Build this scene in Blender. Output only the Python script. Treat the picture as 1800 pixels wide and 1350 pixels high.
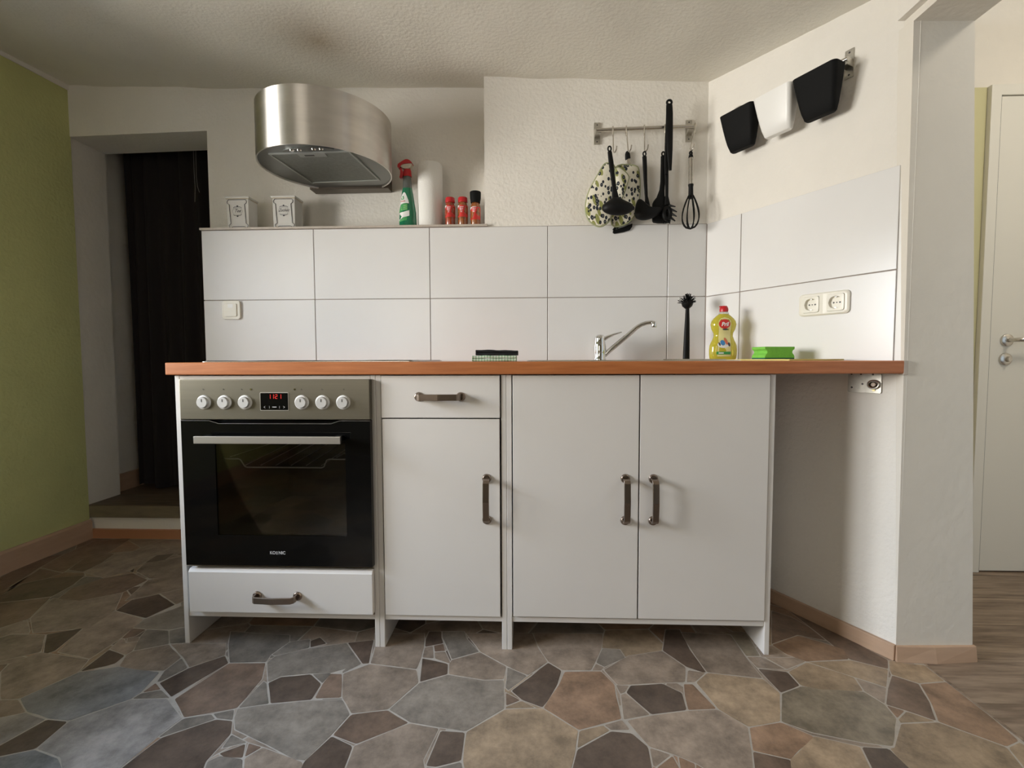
import bpy, bmesh, math, random
from mathutils import Vector, Matrix
from mathutils import noise as mnoise
for o in list(bpy.data.objects): bpy.data.objects.remove(o)
S = bpy.context.scene
COL = S.collection
PI = math.pi
random.seed(7)

# ------------------------------------------------------------------ camera
F_PX, YAW, PITCH, ROLL = 838.24, -0.0385, -0.0520, -0.0031
fwd = Vector((math.sin(YAW)*math.cos(PITCH), math.cos(YAW)*math.cos(PITCH), math.sin(PITCH)))
rgt = Vector((math.cos(YAW), -math.sin(YAW), 0)); upv = rgt.cross(fwd)
r2 = rgt*math.cos(ROLL)+upv*math.sin(ROLL); u2 = upv*math.cos(ROLL)-rgt*math.sin(ROLL)
cam = bpy.data.objects.new('camera', bpy.data.cameras.new('camera')); COL.objects.link(cam)
cam.matrix_world = Matrix(((r2.x, u2.x, -fwd.x, 0.0), (r2.y, u2.y, -fwd.y, -1.4393), (r2.z, u2.z, -fwd.z, 0.9043), (0, 0, 0, 1)))
cam.data.sensor_width = 36; cam.data.lens = F_PX/1800*36; cam.data.clip_start = 0.02
S.camera = cam

# ------------------------------------------------------------------ world, lights, exposure
S.view_settings.view_transform = 'Standard'; S.view_settings.look = 'None'
S.view_settings.gamma = 1.0; S.view_settings.use_curve_mapping = False
S.view_settings.exposure = 0.0
W = bpy.data.worlds.new('world'); S.world = W; W.use_nodes = True
W.node_tree.nodes['Background'].inputs[0].default_value = (0.72, 0.86, 1.0, 1)
W.node_tree.nodes['Background'].inputs[1].default_value = 1.0
def area(name, loc, direction, sx, sy, power, color):
    l = bpy.data.lights.new(name, 'AREA'); l.shape = 'RECTANGLE'; l.size = sx; l.size_y = sy; l.energy = power; l.color = color
    o = bpy.data.objects.new(name, l); COL.objects.link(o); o.location = loc
    o.rotation_euler = Vector(direction).to_track_quat('-Z', 'Y').to_euler(); return o
WIN = (-1.42, -0.10, 0.82, 1.74)      # window in the left wall: y0, y1, z0, z1
area('sunlit_yard_outside', (-4.7, -1.65, 1.50), (2.5, 0.9, -0.1), 2.3, 2.6, 745, (1.0, 0.925, 0.86))
area('sky_over_kitchen_window', (-3.5, -0.80, 2.35), (1, 0.05, -0.75), 1.8, 1.3, 270, (0.42, 0.64, 1.0))
area('warm_fill_behind', (-1.4, -3.4, 1.35), (0.15, 1, 0), 1.0, 0.9, 12, (1.0, 0.81, 0.62))  # added warm fill, coming through an invented window behind the camera
area('hallway_fill', (2.1, -0.5, 2.5), (0, 0.35, -1), 0.4, 0.4, 12, (1.0, 0.91, 0.77))  # added light to brighten the hallway, no fixture there

# ------------------------------------------------------------------ materials
def newmat(name):
    m = bpy.data.materials.new(name); m.use_nodes = True
    return m, m.node_tree, m.node_tree.nodes['Principled BSDF']
def mat(name, col, rough=0.5, metal=0.0, var=0.0, vscale=6.0, bump=0.0, bscale=80.0, stretch=(1,1,1), coat=0.0, emit=None, spec=None, perobj=False, alpha=None, detail=4):
    m, t, b = newmat(name)
    b.inputs['Base Color'].default_value = (*col, 1); b.inputs['Roughness'].default_value = rough; b.inputs['Metallic'].default_value = metal
    if coat: b.inputs['Coat Weight'].default_value = coat; b.inputs['Coat Roughness'].default_value = 0.05
    if spec is not None: b.inputs['Specular IOR Level'].default_value = spec
    if emit: b.inputs['Emission Color'].default_value = (*emit[:3], 1); b.inputs['Emission Strength'].default_value = emit[3]
    if alpha is not None: b.inputs['Alpha'].default_value = alpha
    if var or bump:
        tc = t.nodes.new('ShaderNodeTexCoord'); mp = t.nodes.new('ShaderNodeMapping'); mp.inputs['Scale'].default_value = stretch
        t.links.new(tc.outputs['Object'], mp.inputs[0]); src = mp.outputs[0]
        if perobj:
            oi = t.nodes.new('ShaderNodeObjectInfo'); mu = t.nodes.new('ShaderNodeVectorMath'); mu.operation = 'SCALE'
            mu.inputs[0].default_value = (37, 51, 23); t.links.new(oi.outputs['Random'], mu.inputs['Scale'])
            ad = t.nodes.new('ShaderNodeVectorMath'); t.links.new(src, ad.inputs[0]); t.links.new(mu.outputs[0], ad.inputs[1]); src = ad.outputs[0]
        if var:
            n = t.nodes.new('ShaderNodeTexNoise'); n.inputs['Scale'].default_value = vscale; n.inputs['Detail'].default_value = detail; n.inputs['Roughness'].default_value = 0.62 if not perobj else 0.74
            t.links.new(src, n.inputs[0]); r = t.nodes.new('ShaderNodeMapRange')
            r.inputs[1].default_value = 0.3 if not perobj else 0.34; r.inputs[2].default_value = 0.7 if not perobj else 0.66; r.inputs[3].default_value = 1-var; r.inputs[4].default_value = 1+var
            t.links.new(n.outputs[0], r.inputs[0]); v = t.nodes.new('ShaderNodeVectorMath'); v.operation = 'SCALE'; v.inputs[0].default_value = col
            last = r.outputs[0]
            if perobj:
                r2_ = t.nodes.new('ShaderNodeMapRange'); r2_.inputs[3].default_value = 0.86; r2_.inputs[4].default_value = 1.14
                t.links.new(oi.outputs['Random'], r2_.inputs[0]); mm = t.nodes.new('ShaderNodeMath'); mm.operation = 'MULTIPLY'
                t.links.new(last, mm.inputs[0]); t.links.new(r2_.outputs[0], mm.inputs[1]); last = mm.outputs[0]
            t.links.new(last, v.inputs['Scale']); t.links.new(v.outputs[0], b.inputs['Base Color'])
        if bump:
            n2 = t.nodes.new('ShaderNodeTexNoise'); n2.inputs['Scale'].default_value = bscale; n2.inputs['Detail'].default_value = 3
            t.links.new(src, n2.inputs[0]); bp = t.nodes.new('ShaderNodeBump'); bp.inputs['Distance'].default_value = bump
            t.links.new(n2.outputs[0], bp.inputs['Height']); t.links.new(bp.outputs[0], b.inputs['Normal'])
    return m
M = {}
M['plaster'] = mat('plaster_white', (0.82, 0.783, 0.72), 0.85, var=0.03, vscale=3, bump=0.0026, bscale=75)
M['plaster_smooth'] = mat('plaster_smooth', (0.78, 0.735, 0.655), 0.8, var=0.03, vscale=3, bump=0.0015, bscale=45)
M['green'] = mat('plaster_green', (0.56, 0.57, 0.25), 0.85, var=0.06, vscale=2.5, bump=0.003, bscale=70)
M['tile'] = mat('tile_glaze', (0.775, 0.765, 0.755), 0.24, var=0.015, vscale=4)
M['grout_tile'] = mat('tile_grout', (0.33, 0.28, 0.25), 0.9)
M['cab'] = mat('cabinet_white', (0.76, 0.725, 0.685), 0.38, var=0.015, vscale=4)
M['cab_edge'] = mat('cabinet_edge', (0.82, 0.79, 0.73), 0.4)
M['cab_raw'] = mat('chipboard', (0.62, 0.50, 0.36), 0.7, var=0.1, vscale=40)
def wood(name, c1, c2, rough, sc, stretch, coat=0.0):
    m, t, b = newmat(name); b.inputs['Roughness'].default_value = rough; b.inputs['Coat Weight'].default_value = coat; b.inputs['Coat Roughness'].default_value = .2
    tc = t.nodes.new('ShaderNodeTexCoord'); mp = t.nodes.new('ShaderNodeMapping'); mp.inputs['Scale'].default_value = stretch
    n = t.nodes.new('ShaderNodeTexNoise'); n.inputs['Scale'].default_value = sc; n.inputs['Detail'].default_value = 6; n.inputs['Roughness'].default_value = 0.6
    oi = t.nodes.new('ShaderNodeObjectInfo'); ad = t.nodes.new('ShaderNodeVectorMath'); mu = t.nodes.new('ShaderNodeVectorMath'); mu.operation = 'SCALE'; mu.inputs[0].default_value = (13, 29, 7)
    t.links.new(oi.outputs['Random'], mu.inputs['Scale']); t.links.new(mp.outputs[0], ad.inputs[0]); t.links.new(mu.outputs[0], ad.inputs[1])
    r = t.nodes.new('ShaderNodeValToRGB'); r.color_ramp.elements[0].position = 0.32; r.color_ramp.elements[0].color = (*c1, 1); r.color_ramp.elements[1].position = 0.68; r.color_ramp.elements[1].color = (*c2, 1)
    t.links.new(tc.outputs['Object'], mp.inputs[0]); t.links.new(ad.outputs[0], n.inputs[0]); t.links.new(n.outputs[0], r.inputs[0]); t.links.new(r.outputs[0], b.inputs['Base Color'])
    return m
M['beech'] = wood('worktop_beech', (0.40, 0.125, 0.035), (0.52, 0.185, 0.060), 0.38, 7, (1, 14, 14))
M['oak'] = wood('laminate_oak', (0.13, 0.088, 0.060), (0.34, 0.255, 0.185), 0.5, 5, (1.0, 9, 9))
M['step_wood'] = wood('step_floor', (0.075, 0.050, 0.030), (0.15, 0.11, 0.07), 0.5, 6, (1, 6, 6))
M['step_nose'] = wood('step_nose', (0.12, 0.095, 0.06), (0.21, 0.17, 0.11), 0.5, 6, (1, 4, 4))
M['skirt'] = mat('skirting_beige', (0.50, 0.335, 0.225), 0.5, var=0.06, vscale=8, stretch=(1, 1, 6))
M['skirt_orange'] = mat('skirting_orange', (0.42, 0.19, 0.095), 0.5)
M['ledge'] = mat('ledge_stone', (0.50, 0.44, 0.38), 0.5, var=0.1, vscale=30)
M['steel'] = mat('stainless_steel', (0.60, 0.57, 0.52), 0.27, 1.0, var=0.10, vscale=5, stretch=(0.6, 0.6, 9))
M['hood_steel'] = mat('hood_steel', (0.84, 0.81, 0.77), 0.42, 1.0, var=0.10, vscale=4, stretch=(0.7, 0.7, 3))
def aniso(m, a):
    t = m.node_tree; b = t.nodes['Principled BSDF']; tn = t.nodes.new('ShaderNodeTangent'); tn.direction_type = 'RADIAL'; tn.axis = 'Z'
    b.inputs['Anisotropic'].default_value = a; b.inputs['Anisotropic Rotation'].default_value = 0.25; t.links.new(tn.outputs[0], b.inputs['Tangent'])
aniso(M['hood_steel'], 1.0)
M['hood_dark'] = mat('hood_underside', (0.24, 0.245, 0.235), 0.35, 0.9)
M['hood_mount'] = mat('hood_mount_dark', (0.16, 0.135, 0.11), 0.4, 0.9)
M['frame_grey'] = mat('filter_frame_grey', (0.40, 0.41, 0.39), 0.45, 0.7)
M['panel_steel'] = mat('oven_panel_steel', (0.22, 0.205, 0.165), 0.36, 1.0, var=0.04, vscale=8, stretch=(0.4, 1, 12))
M['nickel'] = mat('handle_nickel', (0.30, 0.245, 0.205), 0.26, 1.0)
M['chrome'] = mat('chrome', (0.78, 0.78, 0.78), 0.07, 1.0)
M['galv'] = mat('galvanised', (0.55, 0.53, 0.48), 0.35, 1.0, var=0.12, vscale=60)
M['alu'] = mat('aluminium_bar', (0.62, 0.60, 0.57), 0.35, 1.0)
M['filter'] = mat('filter_mesh', (0.23, 0.24, 0.22), 0.5, 0.6, var=0.12, vscale=90, bump=0.001, bscale=500)
M['black'] = mat('black_plastic', (0.006, 0.006, 0.006), 0.5, spec=0.18)
M['blackmatte'] = mat('black_matte', (0.006, 0.006, 0.006), 0.7, spec=0.15)
M['oven_black'] = mat('oven_glass', (0.004, 0.004, 0.004), 0.06, spec=0.35)
M['cavity'] = mat('oven_cavity', (0.06, 0.06, 0.055), 0.5)
M['offwhite'] = mat('socket_plastic', (0.80, 0.77, 0.68), 0.3)
M['white'] = mat('white_plastic', (0.82, 0.81, 0.78), 0.35)
M['greyknob'] = mat('knob_face', (0.55, 0.54, 0.52), 0.42, 0.2)
M['ceramic'] = mat('ceramic', (0.80, 0.78, 0.74), 0.25)
M['ceramic_edge'] = mat('ceramic_beige', (0.62, 0.54, 0.42), 0.4)
M['ink'] = mat('blue_grey_ink', (0.06, 0.06, 0.075), 0.6)
M['red'] = mat('red_plastic', (0.52, 0.015, 0.02), 0.3)
M['redlabel'] = mat('red_label', (0.60, 0.03, 0.025), 0.35)
M['whitelabel'] = mat('white_label', (0.80, 0.80, 0.78), 0.4)
M['greenliq'] = mat('green_cleaner', (0.005, 0.16, 0.075), 0.12, coat=0.6)
M['neckgrey'] = mat('bottle_neck', (0.10, 0.11, 0.10), 0.15, coat=0.5)
M['greenlabel'] = mat('green_label', (0.04, 0.30, 0.08), 0.4)
M['paper'] = mat('kitchen_paper', (0.83, 0.81, 0.77), 0.95, bump=0.001, bscale=150)
M['cardboard'] = mat('cardboard', (0.45, 0.36, 0.26), 0.9)
M['spice'] = mat('paprika_powder', (0.30, 0.045, 0.012), 0.25, coat=0.8, var=0.25, vscale=60)
M['spice2'] = mat('chilli_flakes', (0.28, 0.085, 0.02), 0.25, coat=0.8, var=0.5, vscale=120)
M['yellowcloth'] = mat('yellow_cloth', (0.72, 0.60, 0.20), 0.95, bump=0.001, bscale=300)
M['sponge'] = mat('sponge_green', (0.20, 0.55, 0.07), 0.9, bump=0.002, bscale=260, var=0.06, vscale=80)
M['scour'] = mat('scourer', (0.01, 0.10, 0.055), 0.95)
M['curtain'] = mat('curtain_dark', (0.009, 0.0055, 0.0055), 0.9)
M['cord'] = mat('cord', (0.25, 0.24, 0.23), 0.8)
M['door'] = mat('door_white', (0.76, 0.735, 0.66), 0.5)
M['yellowwall'] = mat('strip_yellow', (0.60, 0.56, 0.32), 0.8)
M['blackcloth'] = mat('black_cloth', (0.008, 0.008, 0.009), 0.95, bump=0.001, bscale=400)
M['trimgreen'] = mat('trim_sage', (0.36, 0.38, 0.22), 0.9, bump=0.001, bscale=300)
M['led'] = mat('clock_digit', (0.3, 0.0, 0.0), 0.5, emit=(1.0, 0.05, 0.03, 0.85))
M['mark'] = mat('white_mark', (0.6, 0.6, 0.6), 0.5)
M['darkmark'] = mat('dark_mark', (0.05, 0.05, 0.05), 0.5)
M['grout'] = mat('floor_joint', (0.43, 0.385, 0.33), 0.75, var=0.1, vscale=40)
ST = {'m': (0.215, 0.176, 0.125), 's': (0.205, 0.200, 0.196), 't': (0.325, 0.238, 0.155), 'k': (0.268, 0.208, 0.158), 'g': (0.200, 0.170, 0.138), 'b': (0.175, 0.118, 0.083), 'd': (0.108, 0.076, 0.056), 'o': (0.268, 0.170, 0.108), 'l': (0.275, 0.248, 0.225)}  # m and s: grey stones with the warm and cool light tinted in
for k, c in ST.items(): M['st_'+k] = mat('flagstone_'+{'t':'tan','k':'taupe','g':'grey','b':'brown','d':'dark','o':'ochre','l':'pale','m':'olive','s':'skylit'}[k], c, 0.34, var=0.40, vscale=12, bump=0.0006, bscale=60, perobj=True, detail=7)

def glass_mat(name, tint, ior=1.45, base=0.0):
    m, t, b = newmat(name); out = t.nodes['Material Output']; t.nodes.remove(b)
    tr = t.nodes.new('ShaderNodeBsdfTransparent'); tr.inputs[0].default_value = (*tint, 1)
    g = t.nodes.new('ShaderNodeBsdfGlossy'); g.inputs['Roughness'].default_value = 0.03
    f = t.nodes.new('ShaderNodeFresnel'); f.inputs[0].default_value = ior; mx = t.nodes.new('ShaderNodeMixShader')
    t.links.new(f.outputs[0], mx.inputs[0]); t.links.new(tr.outputs[0], mx.inputs[1]); t.links.new(g.outputs[0], mx.inputs[2]); t.links.new(mx.outputs[0], out.inputs[0])
    return m
M['ovenpane'] = glass_mat('oven_pane', (0.75, 0.75, 0.74), 1.75)
M['pane'] = glass_mat('window_glass', (0.95, 0.97, 0.97))
def liquid_mat(name, col, tint, f_=0.45):
    m, t, b = newmat(name); out = t.nodes['Material Output']
    b.inputs['Base Color'].default_value = (*col, 1); b.inputs['Roughness'].default_value = 0.08; b.inputs['Coat Weight'].default_value = 0.6
    tr = t.nodes.new('ShaderNodeBsdfTransparent'); tr.inputs[0].default_value = (*tint, 1); mx = t.nodes.new('ShaderNodeMixShader'); mx.inputs[0].default_value = f_
    t.links.new(b.outputs[0], mx.inputs[1]); t.links.new(tr.outputs[0], mx.inputs[2]); t.links.new(mx.outputs[0], out.inputs[0]); return m
M['soapliq'] = liquid_mat('yellow_detergent', (0.62, 0.54, 0.05), (0.9, 0.85, 0.35), 0.35)
M['clear'] = liquid_mat('clear_plastic', (0.75, 0.75, 0.70), (0.95, 0.95, 0.93), 0.6)
# gingham cloth
m, t, b = newmat('gingham_green'); b.inputs['Roughness'].default_value = 0.95
tc = t.nodes.new('ShaderNodeTexCoord'); sp = t.nodes.new('ShaderNodeSeparateXYZ'); t.links.new(tc.outputs['Object'], sp.inputs[0])
outs = []
for ax in ('X', 'Z'):
    a = t.nodes.new('ShaderNodeMath'); a.operation = 'MULTIPLY'; a.inputs[1].default_value = 110 if ax == 'X' else 160; t.links.new(sp.outputs[ax], a.inputs[0])
    f_ = t.nodes.new('ShaderNodeMath'); f_.operation = 'FRACT'; t.links.new(a.outputs[0], f_.inputs[0])
    g_ = t.nodes.new('ShaderNodeMath'); g_.operation = 'GREATER_THAN'; g_.inputs[1].default_value = 0.5; t.links.new(f_.outputs[0], g_.inputs[0]); outs.append(g_)
ad = t.nodes.new('ShaderNodeMath'); ad.operation = 'ADD'; t.links.new(outs[0].outputs[0], ad.inputs[0]); t.links.new(outs[1].outputs[0], ad.inputs[1])
dv = t.nodes.new('ShaderNodeMath'); dv.operation = 'MULTIPLY'; dv.inputs[1].default_value = 0.5; t.links.new(ad.outputs[0], dv.inputs[0])
cr = t.nodes.new('ShaderNodeMixRGB'); cr.inputs[1].default_value = (0.72, 0.74, 0.66, 1); cr.inputs[2].default_value = (0.16, 0.34, 0.16, 1)
t.links.new(dv.outputs[0], cr.inputs[0]); t.links.new(cr.outputs[0], b.inputs['Base Color']); M['gingham'] = m
# ceiling: plaster with a greasy stain over the hood, the hood's shadow painted into it
m = mat('ceiling_plaster', (0.78, 0.745, 0.66), 0.9, var=0.04, vscale=2, bump=0.002, bscale=85); t = m.node_tree; b = t.nodes['Principled BSDF']
lk = b.inputs['Base Color'].links[0]; src = lk.from_socket; geo = t.nodes.new('ShaderNodeNewGeometry')
mp = t.nodes.new('ShaderNodeMapping'); mp.vector_type = 'POINT'; t.links.new(geo.outputs['Position'], mp.inputs[0])
mp.inputs['Location'].default_value = (0.80/0.32, -0.40/0.30, 0); mp.inputs['Scale'].default_value = (1/0.32, 1/0.30, 0)
gr = t.nodes.new('ShaderNodeTexGradient'); gr.gradient_type = 'QUADRATIC_SPHERE'; t.links.new(mp.outputs[0], gr.inputs[0])
mx = t.nodes.new('ShaderNodeMixRGB'); mx.inputs[2].default_value = (0.42, 0.35, 0.26, 1); t.links.new(gr.outputs[0], mx.inputs[0]); t.links.new(src, mx.inputs[1]); t.links.new(mx.outputs[0], b.inputs['Base Color'])
M['ceiling'] = m
# olive print for the oven mitts
m, t, b = newmat('olive_print'); b.inputs['Roughness'].default_value = 0.95
tc = t.nodes.new('ShaderNodeTexCoord'); mp = t.nodes.new('ShaderNodeMapping'); mp.inputs['Scale'].default_value = (1.15, 0.0, 0.8); mp.inputs['Rotation'].default_value = (0, 0.5, 0)
t.links.new(tc.outputs['Object'], mp.inputs[0])
def spots(scale, lo, hi, off, st=None):
    q = t.nodes.new('ShaderNodeMapping'); q.inputs['Location'].default_value = off; q.inputs['Rotation'].default_value = (0, st or 0, 0); q.inputs['Scale'].default_value = (1, 1, 0.5 if st else 1)
    t.links.new(mp.outputs[0], q.inputs[0])
    v = t.nodes.new('ShaderNodeTexVoronoi'); v.inputs['Scale'].default_value = scale; t.links.new(q.outputs[0], v.inputs[0])
    r = t.nodes.new('ShaderNodeMapRange'); r.inputs[1].default_value = lo; r.inputs[2].default_value = hi; r.inputs[3].default_value = 1; r.inputs[4].default_value = 0
    t.links.new(v.outputs['Distance'], r.inputs[0]); return r.outputs[0]
c0 = t.nodes.new('ShaderNodeMixRGB'); c0.inputs[1].default_value = (0.78, 0.74, 0.61, 1); c0.inputs[2].default_value = (0.30, 0.31, 0.10, 1); t.links.new(spots(44, 0.40, 0.44, (0.3, 0, 0.1), 0.9), c0.inputs[0])
c1 = t.nodes.new('ShaderNodeMixRGB'); c1.inputs[2].default_value = (0.02, 0.025, 0.035, 1); t.links.new(c0.outputs[0], c1.inputs[1]); t.links.new(spots(60, 0.37, 0.42, (0, 0, 0)), c1.inputs[0])
c2 = t.nodes.new('ShaderNodeMixRGB'); c2.inputs[2].default_value = (0.28, 0.28, 0.25, 1); t.links.new(c1.outputs[0], c2.inputs[1]); t.links.new(spots(60, 0.10, 0.16, (0, 0, 0)), c2.inputs[0])
t.links.new(c2.outputs[0], b.inputs['Base Color']); M['olive'] = m

# ------------------------------------------------------------------ helpers
ORG = {}
def link(o, parent=None):
    COL.objects.link(o)
    if parent is not None: o.parent = parent
    return o
def thing(name, label, cat, loc, group=None):
    o = bpy.data.objects.new(name, None); o.empty_display_size = 0.05; link(o); o.location = loc; ORG[o.name] = Vector(loc)
    o['label'] = label; o['category'] = cat
    if group: o['group'] = group
    return o
def tag(o, label, cat, group=None):
    o['label'] = label; o['category'] = cat
    if group: o['group'] = group
    return o
class MB:
    def __init__(self, T=None): self.bm = bmesh.new(); self.T = T
    def V(self, p):
        p = Vector(p); return self.bm.verts.new(self.T(p) if self.T else p)
    def face(self, vs):
        try: return self.bm.faces.new(vs)
        except ValueError: return None
    def hull(self, rings, cap=True, closed=True):
        vr = [[self.V(p) for p in r] for r in rings]
        for a, b_ in zip(vr, vr[1:]):
            n = len(a)
            for i in range(n if closed else n-1):
                j = (i+1) % n; self.face((a[i], a[j], b_[j], b_[i]))
        if cap:
            self.face(vr[0][::-1]); self.face(vr[-1])
        return self
    def box(self, x0, x1, y0, y1, z0, z1):
        return self.hull([[(x0,y0,z0),(x1,y0,z0),(x1,y1,z0),(x0,y1,z0)], [(x0,y0,z1),(x1,y0,z1),(x1,y1,z1),(x0,y1,z1)]])
    def prism(self, pts, a, b_, axis='y'):
        f_ = {'y': lambda u, v, w: (u, w, v), 'z': lambda u, v, w: (u, v, w), 'x': lambda u, v, w: (w, u, v)}[axis]
        return self.hull([[f_(u, v, a) for u, v in pts], [f_(u, v, b_) for u, v in pts]])
    def lathe(self, prof, c, seg=28, sx=1.0, sy=1.0, axis='z'):
        rings = []
        for r, h in prof:
            ring = []
            for i in range(seg):
                a = 2*PI*i/seg; x, y = math.cos(a)*r*sx, math.sin(a)*r*sy
                ring.append({'z': (c[0]+x, c[1]+y, c[2]+h), 'y': (c[0]+x, c[1]+h, c[2]+y), 'x': (c[0]+h, c[1]+x, c[2]+y)}[axis])
            rings.append(ring)
        return self.hull(rings)
    def tube(self, path, r, seg=10, cap=True, flat=None):
        P = [Vector(p) for p in path]; rings = []; prev = None
        for i, p in enumerate(P):
            d = (P[min(i+1, len(P)-1)]-P[max(i-1, 0)]).normalized()
            if prev is None:
                n = d.orthogonal().normalized() if flat is None else (Vector(flat)-d*Vector(flat).dot(d)).normalized()
            else: n = (prev-d*prev.dot(d)).normalized()
            prev = n; bn = d.cross(n); rr = r[i] if isinstance(r, list) else r
            rx, ry = rr if isinstance(rr, (list, tuple)) else (rr, rr)
            rings.append([p+n*math.cos(2*PI*k/seg)*rx+bn*math.sin(2*PI*k/seg)*ry for k in range(seg)])
        return self.hull(rings, cap)
    def puff(self, pts, y, half, rings=5, flat=0.0, back=None):
        """closed outline in x,z blown up around the plane y: a cushion shape"""
        cx = sum(p[0] for p in pts)/len(pts); cz = sum(p[1] for p in pts)/len(pts); bk = half if back is None else back
        R = []
        seq = [(math.cos(a), math.sin(a)) for a in [PI/2*(k/rings) for k in range(rings, -1, -1)]]
        for s, h in seq[1:]:
            R.append([(cx+(p[0]-cx)*s, y-half*(flat+(1-flat)*h) if h > 1e-6 else y, cz+(p[1]-cz)*s) for p in pts])
        for s, h in reversed(seq[1:-1]):
            R.append([(cx+(p[0]-cx)*s, y+bk*(flat+(1-flat)*h), cz+(p[1]-cz)*s) for p in pts])
        return self.hull(R)
    def build(self, name, mt, parent=None, smooth=False, bevel=0.0, bseg=2, angle=0.6):
        bm = self.bm
        bmesh.ops.remove_doubles(bm, verts=bm.verts, dist=1e-6)
        bmesh.ops.recalc_face_normals(bm, faces=bm.faces)
        if bevel:
            es = [e for e in bm.edges if len(e.link_faces) == 2 and e.calc_face_angle(0) > angle]
            bmesh.ops.bevel(bm, geom=es, offset=bevel, segments=bseg, affect='EDGES', profile=0.7, clamp_overlap=True)
        base = ORG.get(parent.name, Vector()) if parent is not None else None
        if base is None:
            base = Vector()
        else: bmesh.ops.translate(bm, verts=bm.verts, vec=-base)
        me = bpy.data.meshes.new(name); bm.to_mesh(me); bm.free(); me.materials.append(mt)
        if smooth:
            me.shade_smooth()
            if hasattr(me, 'set_sharp_from_angle'): me.set_sharp_from_angle(angle=0.7)
        o = bpy.data.objects.new(name, me); link(o, parent); ORG[o.name] = base if parent is not None else Vector()
        return o
def struct(o): o['kind'] = 'structure'; return o
def rrect(x0, x1, z0, z1, r, n=5):
    out = []
    for cx, cz, a0 in ((x1-r, z1-r, 0), (x0+r, z1-r, 90), (x0+r, z0+r, 180), (x1-r, z0+r, 270)):
        for k in range(n+1):
            a = math.radians(a0+90*k/n); out.append((cx+r*math.cos(a), cz+r*math.sin(a)))
    return out
def smoothpoly(pts, it=2):
    for _ in range(it):
        q = []
        for i in range(len(pts)):
            a, b_ = pts[i], pts[(i+1) % len(pts)]
            q += [(a[0]*.75+b_[0]*.25, a[1]*.75+b_[1]*.25), (a[0]*.25+b_[0]*.75, a[1]*.25+b_[1]*.75)]
        pts = q
    return pts
def text_geo(body, size, shear=0.0, align='CENTER', off=0.0):
    cu = bpy.data.curves.new('t', 'FONT'); cu.body = body; cu.size = size; cu.shear = shear; cu.align_x = align; cu.align_y = 'CENTER'; cu.resolution_u = 3; cu.offset = off
    o = bpy.data.objects.new('t', cu); COL.objects.link(o); bpy.context.view_layer.update()
    me = bpy.data.meshes.new_from_object(o.evaluated_get(bpy.context.evaluated_depsgraph_get()))
    vs = [tuple(v.co) for v in me.vertices]; fs = [tuple(p.vertices) for p in me.polygons]
    bpy.data.objects.remove(o); bpy.data.curves.remove(cu); bpy.data.meshes.remove(me); return vs, fs
def text_part(body, size, fn, mt, parent, name='lettering', shear=0.0, off=0.0):
    """flat letters; fn(u, v) -> world point"""
    vs, fs = text_geo(body, size, shear, off=off); mb = MB(); V = [mb.V(fn(v[0], v[1])) for v in vs]
    for f_ in fs: mb.face([V[i] for i in f_])
    return mb.build(name, mt, parent)
def decal(pts, fn, mt, parent, name, cuts=3, thr=0.006):
    mb = MB(); f_ = mb.face([mb.V((u, 0, v)) for u, v in pts]); bm = mb.bm
    bmesh.ops.triangulate(bm, faces=bm.faces)
    for _ in range(cuts): bmesh.ops.subdivide_edges(bm, edges=[e for e in bm.edges if e.calc_length() > thr], cuts=1)
    bmesh.ops.triangulate(bm, faces=bm.faces)
    for v in bm.verts: v.co = Vector(fn(v.co.x, v.co.z))
    return mb.build(name, mt, parent, smooth=True)
# frame of the slanting right wall: t along it from the back corner, off into the room
CO = Vector((0.738, 0.612)); DO = Vector((0.49449, -0.86918)); NO = Vector((-0.86918, -0.49449))
def OW(p): return Vector((CO.x+DO.x*p[0]+NO.x*p[1], CO.y+DO.y*p[0]+NO.y*p[1], p[2]))
# ------------------------------------------------------------------ setting
YB = 0.613                                   # front plane of the tiled wall
LX = -2.24
def lerp(tab, x):
    for (a, fa), (b_, fb) in zip(tab, tab[1:]):
        if x <= b_: return fa+(fb-fa)*max(0, (x-a))/(b_-a)
    return tab[-1][1]
def zc(x, y):
    z = lerp([(-2.24, 2.218), (-1.4, 2.152), (-0.2, 2.079), (0.738, 2.039), (1.1, 2.0)], x)
    s = lerp([(-2.24, .06), (-1.4, .13), (-0.2, .28), (0.0, .2), (1.1, .05)], x) if y > .6 else .045
    return z+(y-.6)*s
mb = MB(); nx, ny = 60, 50
X0, X1, Y0, Y1 = -2.45, 1.14, -3.35, 1.0
g = [[mb.V((X0+(X1-X0)*i/nx, Y0+(Y1-Y0)*j/ny, zc(X0+(X1-X0)*i/nx, Y0+(Y1-Y0)*j/ny)+0.006*mnoise.noise(Vector((i*.35, j*.35, 0))))) for i in range(nx+1)] for j in range(ny+1)]
for j in range(ny):
    for i in range(nx): mb.face((g[j][i], g[j+1][i], g[j+1][i+1], g[j][i+1]))
top = [mb.V((x, y, 2.6)) for x, y in ((X0, Y0), (X1, Y0), (X1, Y1), (X0, Y1))]
mb.face(top)
ceil = struct(mb.build('ceiling', M['ceiling'], smooth=True))

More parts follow.
